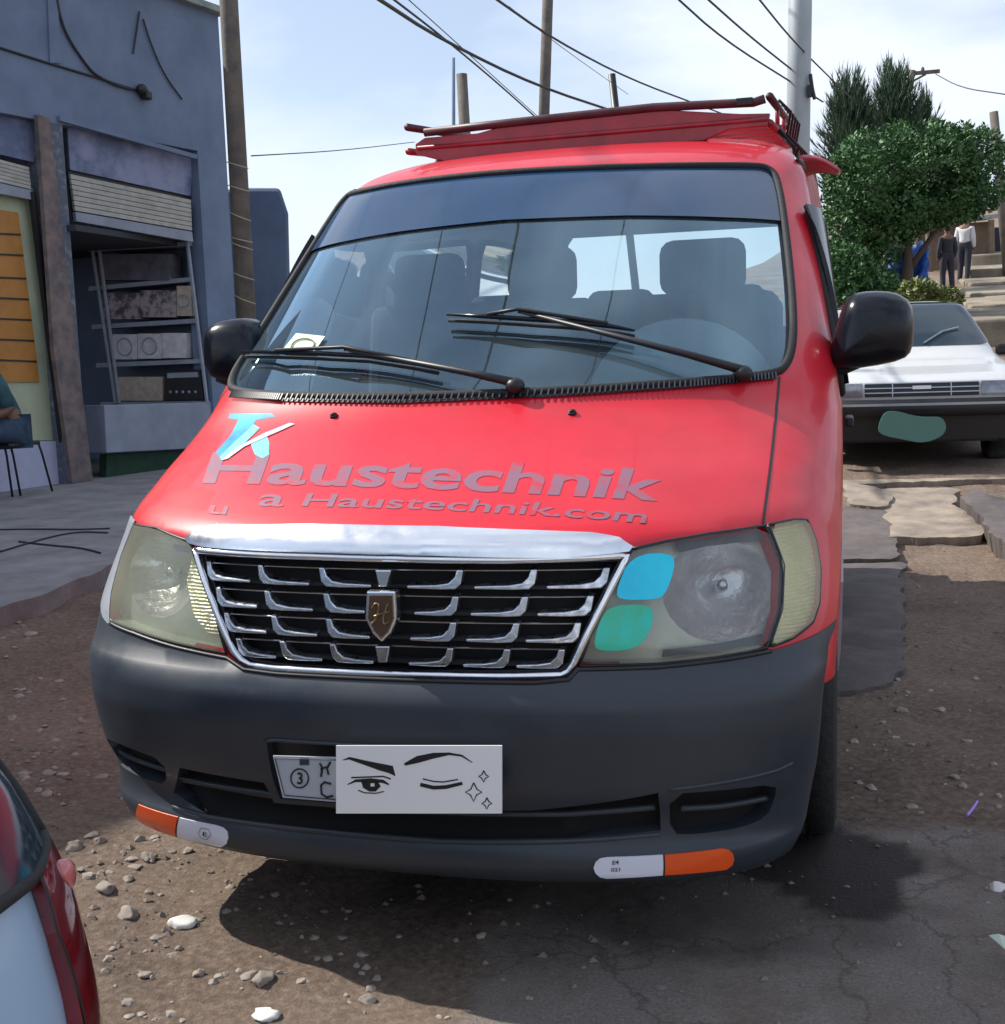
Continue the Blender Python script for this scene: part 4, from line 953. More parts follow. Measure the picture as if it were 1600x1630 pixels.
def gslab(name, pxs, z, th=.2, m='concrete', jag=.02, seed=3, lift=.03):
    """worn slab that follows the slope, with a crumbled edge"""
    P_ = []
    for x, y in pxs:
        zz = z
        for _ in range(6): q = at_z(x, y, zz); zz = rise(q.x, q.y)+lift
        P_.append((q.x, q.y))
    x0, x1 = min(p[0] for p in P_)-.1, max(p[0] for p in P_)+.1; y0, y1 = min(p[1] for p in P_)-.1, max(p[1] for p in P_)+.1
    st = .03 if (x1-x0)*(y1-y0) < 6 else .06; nx, ny = int((x1-x0)/st)+1, int((y1-y0)/st)+1; idx = {}; vs = []; fs = []
    def vid(i, j):
        if (i, j) not in idx:
            x, y = x0+i*st, y0+j*st; x += st*.35*nz3(x, y, 19, seed); y += st*.35*nz3(x, y, 23, seed+2)
            idx[(i, j)] = len(vs); vs.append((x, y, rise(x, y)+lift+.006*nz3(x, y, 4, seed)+.003*nz3(x, y, 15, seed)))
        return idx[(i, j)]
    for i in range(nx):
        for j in range(ny):
            cx, cy_ = x0+(i+.5)*st, y0+(j+.5)*st; w1 = jag*(nz3(cx, cy_, 3, seed)+.7*nz3(cx, cy_, 9, seed+5)); w2 = jag*(nz3(cx, cy_, 3.3, seed+9)+.7*nz3(cx, cy_, 8, seed+8))
            if inpoly(P_, cx+w1, cy_+w2): fs.append((vid(i, j), vid(i+1, j), vid(i+1, j+1), vid(i, j+1)))
    cnt = {}
    for f in fs:
        for k in range(4): e = (f[k], f[(k+1) % 4]); cnt[e] = 1
    nb = {}
    for (p, q) in cnt:
        if (q, p) not in cnt: nb.setdefault(p, []).append(q); nb.setdefault(q, []).append(p)
    for _ in range(4):      # round off the stepped rim, then roughen it
        new = {p: (sum(vs[q][0] for q in n_)/len(n_)*.6+vs[p][0]*.4, sum(vs[q][1] for q in n_)/len(n_)*.6+vs[p][1]*.4) for p, n_ in nb.items()}
        for p, (x, y) in new.items(): vs[p] = (x, y, vs[p][2])
    for p in nb:
        x, y, z_ = vs[p]; x += .009*nz3(x, y, 26, seed); y += .009*nz3(x, y, 29, seed+3); vs[p] = (x, y, z_-.004)
    o = pyd(name, vs, fs, m, None, False); md = o.modifiers.new('thick', 'SOLIDIFY'); md.thickness = .14; md.offset = -1
    return struct(o)
M['slab'] = mat('dark_worn_concrete', (.135, .112, .105), .9, col2=(.075, .064, .062), nscale=4, bump=.4, bscale=60)
M['lightslab'] = mat('dusty_concrete', (.33, .27, .21), .9, col2=(.17, .14, .115), nscale=4, bump=.4, bscale=60)
gslab('concrete_slab', [(1300, 1105), (1400, 1092), (1443, 1060), (1436, 960), (1434, 895), (1300, 895)], .02, .2, 'slab', .05, 4, .026)
gslab('concrete_slab', [(1300, 892), (1432, 888), (1420, 800), (1300, 806)], .05, .2, 'slab', .04, 14, .05)
gslab('concrete_slab', [(1345, 800), (1420, 806), (1422, 786), (1398, 768), (1345, 762)], .155, .25, 'lightslab', .04, 6, .075)
gslab('concrete_slab', [(1416, 856), (1560, 853), (1562, 836), (1524, 800), (1530, 772), (1400, 770), (1412, 800)], .13, .3, 'lightslab', .06, 8, .055)
gslab('kerb', [(1585, 850), (1700, 930), (1760, 900), (1640, 800), (1540, 768), (1536, 790)], .16, .3, 'slab', .05, 9, .13)
gslab('concrete_slab', [(1300, 768), (1700, 760), (1700, 700), (1300, 700)], .27, .3, 'lightslab', .04, 12, .05)
# cables lying on the pavement
for i, pth in enumerate(([(0, 843), (60, 842), (120, 843), (175, 841)], [(0, 878), (40, 866), (90, 852), (130, 846), (172, 848)], [(30, 862), (80, 868), (130, 872), (160, 880)])):
    o = MB().tube([at_z(x, y, .117) for x, y in smooth_loop(pth, 2, False)], .006, 5).build('ground_cable', 'wire', None, True)
    tag(o, ['straight black cable lying across the pavement beside the van', 'black cable curving diagonally over the pavement', 'short black cable nearest the pavement edge'][i], 'cable', 'cables lying on the pavement')
# ================================================================== SHOP BUILDING
P0 = Vector((-6.54, 8.32, 0)); FN = Vector((.978, -.208, 0)); FD = Vector((.208, .978, 0))
def FA(px, py, off=0): return at_plane(px, py, P0+FN*off, FN)
shop = thing('shop_building', 'blue grey rendered shop building with two shutter openings', 'building', (-7, 8, 0))
def fpoly(name, pxs, off, th, m, parent=shop, bevel=0):
    return MB().prism([FA(x, y, off) for x, y in pxs], FN*-th).build(name, m, parent, bevel=bevel)
TR = FA(347, 24); BRz = .0
def col3(px, py, z): p = FA(px, py); return Vector((p.x, p.y, z))
# wall pieces (butted end to end)
LW = P0-FD*12
tl_ = FA(262, 0); slope_ = (TR.z-tl_.z)/((TR-tl_).dot(FD))
def topz(p): return TR.z+(Vector(p)-TR).dot(FD)*0-0
def wallpiece(pts3, th=.25, m='bluewall', name='wall'): return MB().prism(pts3, FN*-th).build(name, m, shop)
zT = TR.z
a = FA(98, 187); bq = FA(313, 249); cq = FA(340, 690)
A1 = FA(62, 178); 
yA1 = Vector((A1.x, A1.y, 0)); yA = Vector((a.x, a.y, 0)); yB = Vector(((FA(318, 300)).x, (FA(318, 300)).y, 0))
yR = Vector((TR.x, TR.y, 0)); zh = (a.z+bq.z)/2
w1 = FA(-5, 160); zh1 = A1.z
LWp = Vector((LW.x, LW.y, 0))
up = lambda p, z: Vector((p.x, p.y, z))
wallpiece([up(LWp, zh), up(yB, zh), up(yB, zT), up(LWp, zT)])            # upper band over both openings
wallpiece([up(yB, 0), up(yR, 0), up(yR, zT), up(yB, zT)])                # right pier
wallpiece([up(yA1, 0), up(yA, 0), up(yA, zh), up(yA1, zh)], .25, 'bluetimber', 'pier')
# side return wall, back, roof slab with a pale edge
bk = MB(); bd = yR-FN*6
bk.prism([up(yR-FN*.25, 0), up(bd, 0), up(bd, zT), up(yR-FN*.25, zT)], -FD*.2); bk.build('side_wall', 'bluewall', shop)
bk = MB(); bk.prism([up(bd, 0), up(bd-FD*20, 0), up(bd-FD*20, zT), up(bd, zT)], -FN*.2); bk.build('back_wall', 'bluewall', shop)
rf_ = MB(); e = FN*.10; rf_.prism([up(yR+e+FD*.06, zT), up(LWp+e, zT), up(LWp-FN*6.3, zT), up(yR-FN*6.3+FD*.06, zT)], (0, 0, .07)); rf_.build('roof', mat('weathered_roof_edge', (.28, .34, .33), .7, noise_amt=.4, nscale=6), shop)
uA = Vector((-6.95, 6.35, 0)); uB = uA-FD*10
us = MB().prism([up(uA-FN*.1, zT+.08), up(uB-FN*.1, zT+.08), up(uB-FN*.1, 6.9), up(uA-FN*.1, 6.9)], FN*-5).build('added_shade_storey', 'bluewall', shop, bevel=.02)  # unseen storey, added so its shadow falls over the left dirt
# crack lines and timber post
MB().tube([FA(0, 76, .01), FA(70, 98, .012), FA(150, 122, .012), FA(212, 142, .012)], .012, 6).build('conduit', 'wire', shop, True)
fpoly('timber_post', [(60, 182), (78, 188), (150, 782), (118, 788), (86, 560)], .05, .05, 'timber')
fpoly('pilaster', [(76, -10), (92, -10), (97, 100), (80, 100)], .02, .02, 'bluewall')
fpoly('lintel', [(95, 184), (314, 246), (314, 253), (96, 192)], .04, .05, 'bluewall')
# right shop
fpoly('sign_board', [(107, 196), (309, 253), (303, 312), (112, 270)], -.10, .02, 'greyboard')
sh = MB()
for k in range(7):
    f0, f1 = k/7, (k+.86)/7
    q = [(lerp_path([(112, 277), (120, 336)], f0)), (lerp_path([(304, 318), (306, 368)], f0)), (lerp_path([(304, 318), (306, 368)], f1)), (lerp_path([(112, 277), (120, 336)], f1))]
    sh.prism([FA(x, y, -.05) for x, y in q], FN*-.03)
sh.build('roller_shutter', 'shutter', shop)
fpoly('shutter_bar', [(120, 337), (306, 369), (308, 385), (122, 352)], -.045, .04, 'counter')
fpoly('shutter_backing', [(108, 272), (306, 312), (310, 380), (118, 350)], -.13, .02, 'black')
fpoly('counter', [(166, 645), (345, 640), (345, 712), (170, 721)], -.03, .30, 'counter', bevel=.01)
fpoly('counter_base', [(170, 723), (345, 714), (345, 790), (168, 782)], -.12, .10, 'greencloth')
# inside of the right shop
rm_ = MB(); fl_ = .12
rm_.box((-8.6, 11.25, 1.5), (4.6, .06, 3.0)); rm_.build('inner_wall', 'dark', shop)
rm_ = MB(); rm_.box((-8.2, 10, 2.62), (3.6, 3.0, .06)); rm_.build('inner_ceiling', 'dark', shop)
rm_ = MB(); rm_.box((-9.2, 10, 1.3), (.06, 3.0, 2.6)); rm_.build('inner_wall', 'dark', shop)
# left shop front
fpoly('sign_board', [(-120, 142), (61, 184), (54, 258), (-120, 218)], -.10, .02, 'greyboard')
sh = MB()
for k in range(6):
    f0, f1 = k/6, (k+.86)/6
    q = [(lerp_path([(-120, 222), (-120, 262)], f0)), (lerp_path([(46, 266), (50, 302)], f0)), (lerp_path([(46, 266), (50, 302)], f1)), (lerp_path([(-120, 222), (-120, 262)], f1))]
    sh.prism([FA(x, y, -.05) for x, y in q], FN*-.03)
sh.build('roller_shutter', 'shutter', shop)
fpoly('shutter_bar', [(-120, 263), (50, 303), (52, 318), (-120, 285)], -.045, .04, 'counter')
fpoly('shop_screen', [(-160, 262), (56, 300), (112, 701), (-160, 701)], -.16, .03, 'cream')
fpoly('base_panel', [(-160, 702), (110, 702), (113, 790), (-160, 800)], -.12, .03, 'pale')
fpoly('dark_jamb', [(50, 305), (57, 305), (116, 792), (110, 792)], -.03, .05, 'black')
ob = fpoly('orange_board', [(-90, 322), (29, 338), (63, 608), (-90, 608)], -.14, .02, 'amber')
for i, yy in enumerate((372, 405, 442, 475, 508, 541, 574)):
    x1 = 29+(yy-338)/270*34; MB().prism([FA(x, y, -.133) for x, y in ((-90, yy-6), (x1, yy), (x1, yy+3), (-90, yy-3))], FN*-.006).build('board_line', 'black', ob)
# lamp and loose leads on the wall
lm = thing('wall_lamp', 'dark lamp fitting on the blue grey wall with loose leads', 'lamp', FA(228, 148, .03))
MB().ell(FA(226, 143, .05), (.06, .07, .06)).build('lamp_body', 'black', lm, True); MB().box(FA(233, 152, .06), (.10, .10, .09)).build('lamp_head', 'black', lm, bevel=.02)
MB().tube([FA(x, y, .02) for x, y in smooth_loop([(88, -20), (95, 25), (108, 60), (135, 100), (152, 120), (190, 138), (222, 144)], 2, False)], .014, 6).build('lead', 'wire', lm, True)
attach(lm)
for i, (pth, lab) in enumerate((([(222, 18), (216, 60), (212, 85)], 'short dark cable hanging down the blue wall'), ([(228, 30), (240, 70), (262, 120), (290, 158)], 'slanting dark cable on the blue wall'))):
    tag(MB().tube([FA(x, y, .02) for x, y in smooth_loop(pth, 2, False)], .010, 6).build('wall_cable', 'wire', None, True), lab, 'cable')
attach(shop)
# shelving inside the right shop, facing the street
SY = 10.42
def SP(px, py, d=0): return at_y(px, py, SY-d)
shv = thing('shelf_rack', 'grey shelf rack filled with boxes inside the right shop', 'shelf', tuple(SP(235, 640)))
for k, ((x0, y0), (x1, y1)) in enumerate((((140, 394), (302, 384)), ((141, 456), (304, 441)), ((146, 517), (312, 507)), ((153, 578), (322, 571)), ((160, 640), (332, 638)))):
    MB().prism([SP(x0, y0), SP(x1, y1), SP(x1, y1+7), SP(x0, y0+7)], (0, .36, 0)).build('shelf', 'shelf', shv)
for (a_, b_) in (((140, 350), (184, 642)), ((152, 350), (190, 642)), ((296, 365), (330, 642))):
    MB().tube([SP(*a_, .02), SP(*b_, .02)], .022, 6).build('upright', 'shelf', shv)
attach(shv)
M['box1'] = mat('printed_carton', (.42, .35, .37), .8, col2=(.09, .08, .11), nscale=9, lo=.42, hi=.56)
M['box2'] = mat('pale_carton', (.70, .68, .70), .75, noise_amt=.25, nscale=12)
M['box3'] = mat('beige_carton', (.55, .47, .38), .75, noise_amt=.3, nscale=12)
def carton(x0, y0, x1, y1, m, label, dep=.25, circ=None):
    b_ = MB().prism([SP(x0, y1, .02), SP(x1, y1, .02), SP(x1, y0, .02), SP(x0, y0, .02)], (0, dep, 0)).build('carton', m, None, bevel=.004)
    if circ:
        c = SP((x0+x1)/2, (y0+y1)/2, .024); r = circ*(SP(x1, y1)-SP(x0, y1)).length/2
        MB().tube([c+Vector((r*math.cos(q), 0, r*math.sin(q))) for q in np.linspace(0, 2*PI, 21)], .010, 5).build('carton_print', 'shelf', b_)
    return tag(b_, label, 'box', 'boxes on the shop shelves')
carton(158, 404, 270, 446, mat('dim_carton', (.16, .16, .20), .8, noise_amt=.4), 'large dim carton on the top shelf of the shop')
carton(162, 466, 222, 508, 'box1', 'dark printed carton on the left of the second shelf')
carton(223, 462, 280, 505, 'box1', 'dark printed carton in the middle of the second shelf')
carton(281, 455, 305, 503, 'box3', 'beige carton at the right end of the second shelf', circ=.7)
carton(179, 532, 218, 572, 'box2', 'pale carton with a ring on the left of the third shelf', circ=.6)
carton(219, 531, 257, 571, 'box2', 'pale carton with a ring in the middle of the third shelf', circ=.6)
carton(258, 530, 296, 570, 'box2', 'plain pale carton at the right of the third shelf')
carton(188, 600, 258, 638, 'box3', 'wide pale carton on the lowest shelf beside the black amplifier')
bb_ = MB().prism([SP(262, 638, .02), SP(324, 637, .02), SP(318, 588, .02), SP(262, 590, .02)], (0, .3, 0)).build('amplifier', 'black', None, bevel=.008); tag(bb_, 'black amplifier with a row of knobs on the lowest shelf', 'amplifier', None)
for k in range(5): MB().ell(SP(271+10*k, 624, .03), (.018, .012, .018), 10, 6).build('knob', 'shelf', bb_, True)
MB().prism([SP(266, 594, .025), SP(314, 592, .025), SP(316, 600, .025), SP(266, 602, .025)], (0, .01, 0)).build('top_trim', 'shelf', bb_)
# the block behind the building
o = MB().prism([at_y(391, 298, 12.6), at_y(446, 298, 12.6), Vector((at_y(446, 298, 12.6).x+.10, 12.6, at_y(450, 340, 12.6).z)), Vector((at_y(458, 500, 12.6).x, 12.6, .3)), Vector((at_y(391, 298, 12.6).x-2.5, 12.6, .3)), Vector((at_y(391, 298, 12.6).x-2.5, 12.6, at_y(391, 298, 12.6).z))], (-2.3, 4, 0)).build('side_building', 'bluewall', None, bevel=.05)
tag(o, 'small dark blue grey block standing behind the wooden pole', 'building')
# ================================================================== POLES AND WIRES
def pole(pa, pb, y, r0_, r1_, m, label, zb=None, name='utility_pole', ext=0):
    a_ = at_y(*pa, y); b_ = at_y(*pb, y); dirn = (a_-b_).normalized(); zb = rise(0, y) if zb is None else zb
    base = b_-dirn*((b_.z-zb)/dirn.z); topp = a_+dirn*ext
    th_ = thing(name, label, 'pole', tuple(base), group='poles along the street')
    o = MB().tube([base, (base+topp)/2, topp], [r0_, (r0_+r1_)/2, r1_], 14).build('shaft', m, th_, True); return th_, base, topp
th1, b1_, t1_ = pole((364, 0), (392, 500), 9.4, .10, .088, 'pole_wood', 'weathered wooden pole wrapped in thin wire beside the shop building', .1, ext=2.2)
for (y_, s_) in ((258, 10), (295, 10), (338, 14), (378, 8), (386, 12), (434, 12), (470, 14)):
    x_ = 364+(y_/500)*28; pa_ = at_y(x_-17, y_, 9.28); pb_ = at_y(x_+17, y_+s_, 9.28); mid = (pa_+pb_)/2+Vector((0, -.06, 0))
    MB().tube([pa_, mid, pb_], .006, 5).build('binding_wire', mat('straw_wire', (.42, .36, .24), .6) if 'straw_wire' not in bpy.data.materials else bpy.data.materials['straw_wire'], th1, True)
attach(th1)
p2, b2_, t2_ = pole((872, 0), (866, 185), 18, .10, .085, 'pole_wood', 'tall plain wooden pole standing behind the middle of the van roof', ext=2); attach(p2)
p3, *_ = pole((735, 118), (739, 190), 20, .12, .10, 'pole_wood', 'short thick pole stump above the left end of the roof rack'); attach(p3)
p4, *_ = pole((722, 92), (722, 190), 21, .06, .03, 'bluewall', 'thin pointed post beside the short thick pole'); attach(p4)
p5, *_ = pole((974, 118), (980, 172), 25, .09, .08, 'black', 'dark short pole rising behind the right part of the roof rack'); attach(p5)
p6, b6_, t6_ = pole((1274, 0), (1270, 240), 12, .135, .120, 'pole_metal', 'thick grey painted metal pole right of the van roof', ext=2.5); 
MB().box(at_y(1289, 145, 11.9), (.05, .08, .12)).build('pole_bracket', 'black', p6); MB().tube([at_y(x, y, 11.9) for x, y in ((1290, 118), (1293, 140), (1297, 158))], .02, 6).build('cable_end', 'black', p6); attach(p6)
p7, *_ = pole((1582, 178), (1596, 330), 30, .13, .10, 'pole_wood', 'leaning wooden pole at the right edge beside the round tree'); attach(p7)
p8, b8, t8 = pole((1453, 112), (1444, 150), 46, .16, .12, 'pole_wood', 'far pole with a crossarm and insulators above the trees')
MB().box(at_y(1452, 117, 46)+Vector((0, 0, 0)), (1.9, .12, .12)).build('crossarm', 'pole_wood', p8)
for x_ in (1422, 1444, 1469): MB().lathe(at_y(x_, 110, 46), [(.02, -.1), (.07, -.05), (.05, .05), (.0, .1)], 'Z', 8).build('insulator', 'pole_wood', p8)
for x_ in (1432, 1474): MB().tube([at_y(x_, 118, 46), at_y(1452, 130, 46)], .04, 5).build('brace', 'pole_wood', p8)
attach(p8)
def wire(pts, label, r=.012, ext=None):
    P = [at_y(*p) for p in pts]
    if ext: P = [P[0]+(P[0]-P[1])*ext]+P+[P[-1]+(P[-1]-P[-2])*.5]
    Q = [tuple(p) for p in P]; Q = smooth_loop(Q, 2, False)
    return tag(MB().tube(Q, r, 6).build('overhead_cable', 'wire', None, True), label, 'cable', 'overhead cables')
wire([(590, -10, 9), (700, 62, 12), (850, 135, 16), (980, 178, 20)], 'thickest overhead cable running down behind the rack', .022, .6)
wire([(615, -10, 9.5), (700, 55, 12), (790, 130, 16), (862, 195, 19)], 'overhead cable crossing under the thickest one', .013, .6)
wire([(640, -10, 10), (740, 80, 13), (850, 180, 18)], 'faint thin overhead cable beside the crossing pair', .006, .6)
wire([(778, -10, 10), (880, 62, 13), (1000, 125, 17), (1110, 166, 21)], 'overhead cable passing in front of the tall wooden pole', .015, .6)
wire([(1068, -12, 9), (1150, 62, 10.5), (1262, 132, 12)], 'lower of two cables meeting the grey metal pole from the left', .010, .6)
wire([(1115, -12, 9), (1190, 55, 10.5), (1262, 112, 12)], 'upper of two cables meeting the grey metal pole from the left', .010, .6)
wire([(1200, -12, 9), (1262, 65, 11), (1330, 132, 15)], 'thin cable passing behind the grey metal pole', .009, .6)
wire([(810, 10, 14), (900, 80, 19), (1000, 150, 25)], 'very faint thin cable left of the dark short pole', .006)
wire([(1490, 118, 46), (1530, 140, 40), (1600, 150, 34)], 'thin far cable running right from the crossarm pole', .018)
wire([(400, 248, 12), (540, 240, 18), (660, 226, 24)], 'faint level cable left of the roof rack', .008)
# cables of the street overhead, behind the photographer's view
for (pa_, pb_, lab) in (((-.9, -14, 7.4), (.36, 12, 7.2), 'street cable strung overhead to the top of the grey metal pole'), ((-2.3, -14, 7.4), tuple(t2_), 'street cable strung overhead to the tall plain wooden pole'), ((-3.4, -14, 6.6), (-.2, 12.6, 6.9), 'street cable strung high above the left side of the van'), ((-4.2, -14, 6.8), tuple(t1_), 'street cable strung overhead to the wire wrapped wooden pole')):
    A_, B_ = Vector(pa_), Vector(pb_); tag(MB().tube([A_.lerp(B_, s_)-Vector((0, 0, 1.4*s_*(1-s_))) for s_ in np.linspace(0, 1, 24)], .013, 6).build('overhead_cable', 'wire', None, True), lab, 'cable', 'overhead cables')
# ================================================================== TREES AND FAR THINGS
def leafcloud(name, blobs, nleaf, size, m, parent, seed=0, droop=0, nthr=-.15, long=1.6):
    R_ = random.Random(seed); vs = []; fs = []
    tot = sum(b_[1][0]*b_[1][1]*b_[1][2] for b_ in blobs)
    for (c, r) in blobs:
        n = int(nleaf*r[0]*r[1]*r[2]/tot); k = 0; tries = 0
        while k < n and tries < n*12:
            tries += 1
            v = Vector((R_.gauss(0, 1), R_.gauss(0, 1), R_.gauss(0, 1))).normalized(); rad = R_.random()**.28
            p = Vector((c[0]+v.x*r[0]*rad, c[1]+v.y*r[1]*rad, c[2]+v.z*r[2]*rad))
            nn = noise.noise(p*2.3/max(.4, r[0])+Vector((seed, 0, 0)))+.5*noise.noise(p*6/max(.4, r[0]))
            if nn < nthr+(rad-.8)*.6: continue
            k += 1
            d = (v*.7+Vector((R_.uniform(-1, 1), R_.uniform(-1, 1), R_.uniform(-.6, .8)-droop))).normalized(); s_ = size*R_.uniform(.6, 1.4)
            q = d.cross(Vector((R_.uniform(-1, 1), R_.uniform(-1, 1), R_.uniform(-1, 1)))).normalized()
            o = len(vs); vs += [p-d*s_*long/2, p+q*s_*.4, p+d*s_*long/2, p-q*s_*.4]; fs.append((o, o+1, o+2, o+3))
    return pyd(name, vs, fs, m, parent)
def tree(label, base, blobs, nleaf, size, m, trunk, seed, cat='tree', name='tree', **k):
    t_ = thing(name, label, cat, tuple(base))
    tk = MB()
    for q, r in trunk: tk.tube(q, r, 8)
    tk.build('trunk', 'bark', t_, True); leafcloud('crown', blobs, nleaf, size, m, t_, seed, **k); attach(t_); return t_
ty = 20
cc = at_y(1452, 305, ty); gzT = rise(0, ty)
def tpx(px, py, y, rx_, ry_, rz_): p = at_y(px, py, y); return (tuple(p), (rx_, ry_, rz_))
bs_ = [tpx(1436, 285, 20, 1.32, 1.4, 1.02), tpx(1530, 275, 20.2, .86, 1.0, .85), tpx(1365, 345, 19.9, .68, .8, .85), tpx(1350, 425, 19.8, .52, .7, .62), tpx(1410, 375, 20, .50, .8, .50), tpx(1490, 318, 20, .9, .8, .5), tpx(1395, 440, 19.8, .4, .5, .4)]
tb_ = Vector((cc.x-.1, ty, gzT)); 
tree('round dense green tree standing behind the white car', tb_, bs_, 44000, .050, 'leaf',
     [([tb_, tb_+Vector((.05, 0, 1.2)), Vector((cc.x-.1, ty, cc.z-.3))], [.12, .09, .05]), ([tb_+Vector((0, 0, .8)), Vector((cc.x-.9, ty, cc.z-.9))], [.07, .03]), ([tb_+Vector((0, 0, 1)), Vector((cc.x+.7, ty, cc.z-.2))], [.06, .03])], 1)
def conifer(label, px, pyt, pyb, y, hw, seed, n=5200):
    b_ = at_y(px, pyb, y); topz_ = at_y(px, pyt, y).z; g_ = rise(0, y); R_ = random.Random(seed); vs = []; fs = []
    t_ = thing('feathery_tree', label, 'tree', (b_.x, y, g_))
    MB().tube([(b_.x, y, g_), (b_.x, y, (topz_+g_)/2), (b_.x+.1, y, topz_-.4)], [.14, .09, .02], 8).build('trunk', 'bark', t_, True)
    H_ = topz_-b_.z
    for i in range(n//22):
        u_ = R_.random(); z0 = b_.z+H_*u_*.92; rad = hw*(1-u_*u_*.75)*R_.uniform(.15, 1); an = R_.uniform(0, 6.28)
        if noise.noise(Vector((math.cos(an)*1.5, math.sin(an)*1.5, z0*.9+seed))) < -.25: continue
        p0 = Vector((b_.x+rad*.3*math.cos(an), y+rad*.3*math.sin(an), z0)); p1 = Vector((b_.x+rad*math.cos(an), y+rad*math.sin(an), z0+R_.uniform(.25, 1.1)*(.5+.3*u_)+.1))
        for k in range(22):
            s_ = R_.random(); p = p0.lerp(p1, s_); d = ((p1-p0).normalized()+Vector((R_.uniform(-.5, .5), R_.uniform(-.5, .5), R_.uniform(0, .6)))).normalized()*R_.uniform(.12, .3); q = d.cross(Vector((R_.random(), R_.random(), R_.random()))).normalized()*.012
            o = len(vs); vs += [p-q, p+q, p+d]; fs.append((o, o+1, o+2))
    pyd('crown', vs, fs, 'needle', t_); attach(t_)
conifer('tall feathery dark tree rising behind the round tree', 1352, 160, 320, 26, .95, 2, 26000)
conifer('second feathery tree with a thin spike behind the round tree', 1418, 148, 320, 27, 1.05, 3, 34000)
conifer('loose feathery tree top left of the leaning pole', 1466, 195, 320, 28, .7, 4, 12000)
sb = at_y(1350, 452, 17)
tree('dark leafy shrub behind the door mirror of the van', (sb.x, 17, rise(0, 17)), [((sb.x, 17, sb.z), (.42, .5, .62)), ((sb.x+.45, 17.2, sb.z-.25), (.4, .5, .4))], 6000, .06, 'leaf', [([Vector((sb.x, 17, rise(0, 17))), Vector((sb.x, 17, sb.z))], [.05, .02])], 6, 'shrub', 'shrub')
sb = at_y(1462, 455, 15)
M['leafy'] = mat('yellow_green_leaf', (.16, .20, .045), .6, noise_amt=.4, nscale=5)
tree('yellow green weeds above the roof of the white car', (sb.x, 15, rise(0, 15)), [((sb.x, 15, sb.z-.15), (.32, .3, .26)), ((sb.x+.35, 15.2, sb.z-.2), (.25, .3, .2))], 1800, .05, 'leafy', [([Vector((sb.x, 15, rise(0, 15))), Vector((sb.x, 15, sb.z))], [.02, .01])], 8, 'shrub', 'shrub')
# blue tarpaulin, shed, bank
tp = []; 
for i in range(13):
    for j in range(9):
        p = at_y(1412+66*i/12, 388+66*j/8+6*math.sin(i*1.1), 24); p.y += .25*math.sin(i*1.3+j*.5)+.15*nz3(i, j, .6, 4); p.x += .06*nz3(i, j, .7, 8); tp.append(p)
o = pyd('tarpaulin', tp, [(i*9+j, (i+1)*9+j, (i+1)*9+j+1, i*9+j+1) for i in range(12) for j in range(8)], 'tarp', None, True); tag(o, 'crumpled blue tarpaulin hanging under the round tree', 'tarpaulin'); sm = o.modifiers.new('thick', 'SOLIDIFY'); sm.thickness = .01
shd = thing('shed', 'brown mud walled shed with a pale tin roof', 'shed', tuple(at_y(1530, 440, 34)))
MB().prism([at_y(1476, 360, 34), at_y(1580, 352, 34), at_y(1582, 470, 34), at_y(1476, 470, 34)], (0, 3, 0)).build('wall', 'mud', shd)
MB().prism([at_y(1470, 362, 33.6), at_y(1502, 350, 33.6), at_y(1590, 340, 33.6), at_y(1592, 346, 33.6), at_y(1504, 356, 33.6), at_y(1472, 368, 33.6)], (0, 4, .3)).build('roof', 'tin', shd)
MB().tube([at_y(1478, 360, 33.7), at_y(1482, 470, 33.7)], .08, 6).build('post', 'mud', shd); MB().tube([at_y(1578, 350, 33.7), at_y(1580, 470, 33.7)], .08, 6).build('post', 'mud', shd)
attach(shd)
o = MB().prism([at_y(1584, 362, 37), at_y(1760, 352, 37), at_y(1760, 480, 37), at_y(1582, 470, 37)], (0, 3, 0)).build('far_hut', 'dark'); tag(o, 'dark low hut at the right edge beside the mud shed', 'hut')
M['bank'] = mat('dry_earth_bank', (.30, .25, .18), .9, col2=(.15, .125, .10), nscale=1.2, lo=.35, hi=.6, bump=.5, bscale=6)
for k, (y0, y1, dpt) in enumerate(((402, 424, 33), (425, 446, 30), (447, 462, 27), (463, 482, 24), (483, 505, 21), (506, 540, 18))):
    q = [at_y(1545, y0+4, dpt), at_y(1620, y0, dpt), at_y(1800, y0-10, dpt), at_y(1800, 600, dpt), at_y(1545, 600, dpt)]
    struct(MB().prism(q, (0, 3.0, .25)).build('terraced_bank', 'bank', None, bevel=.04))
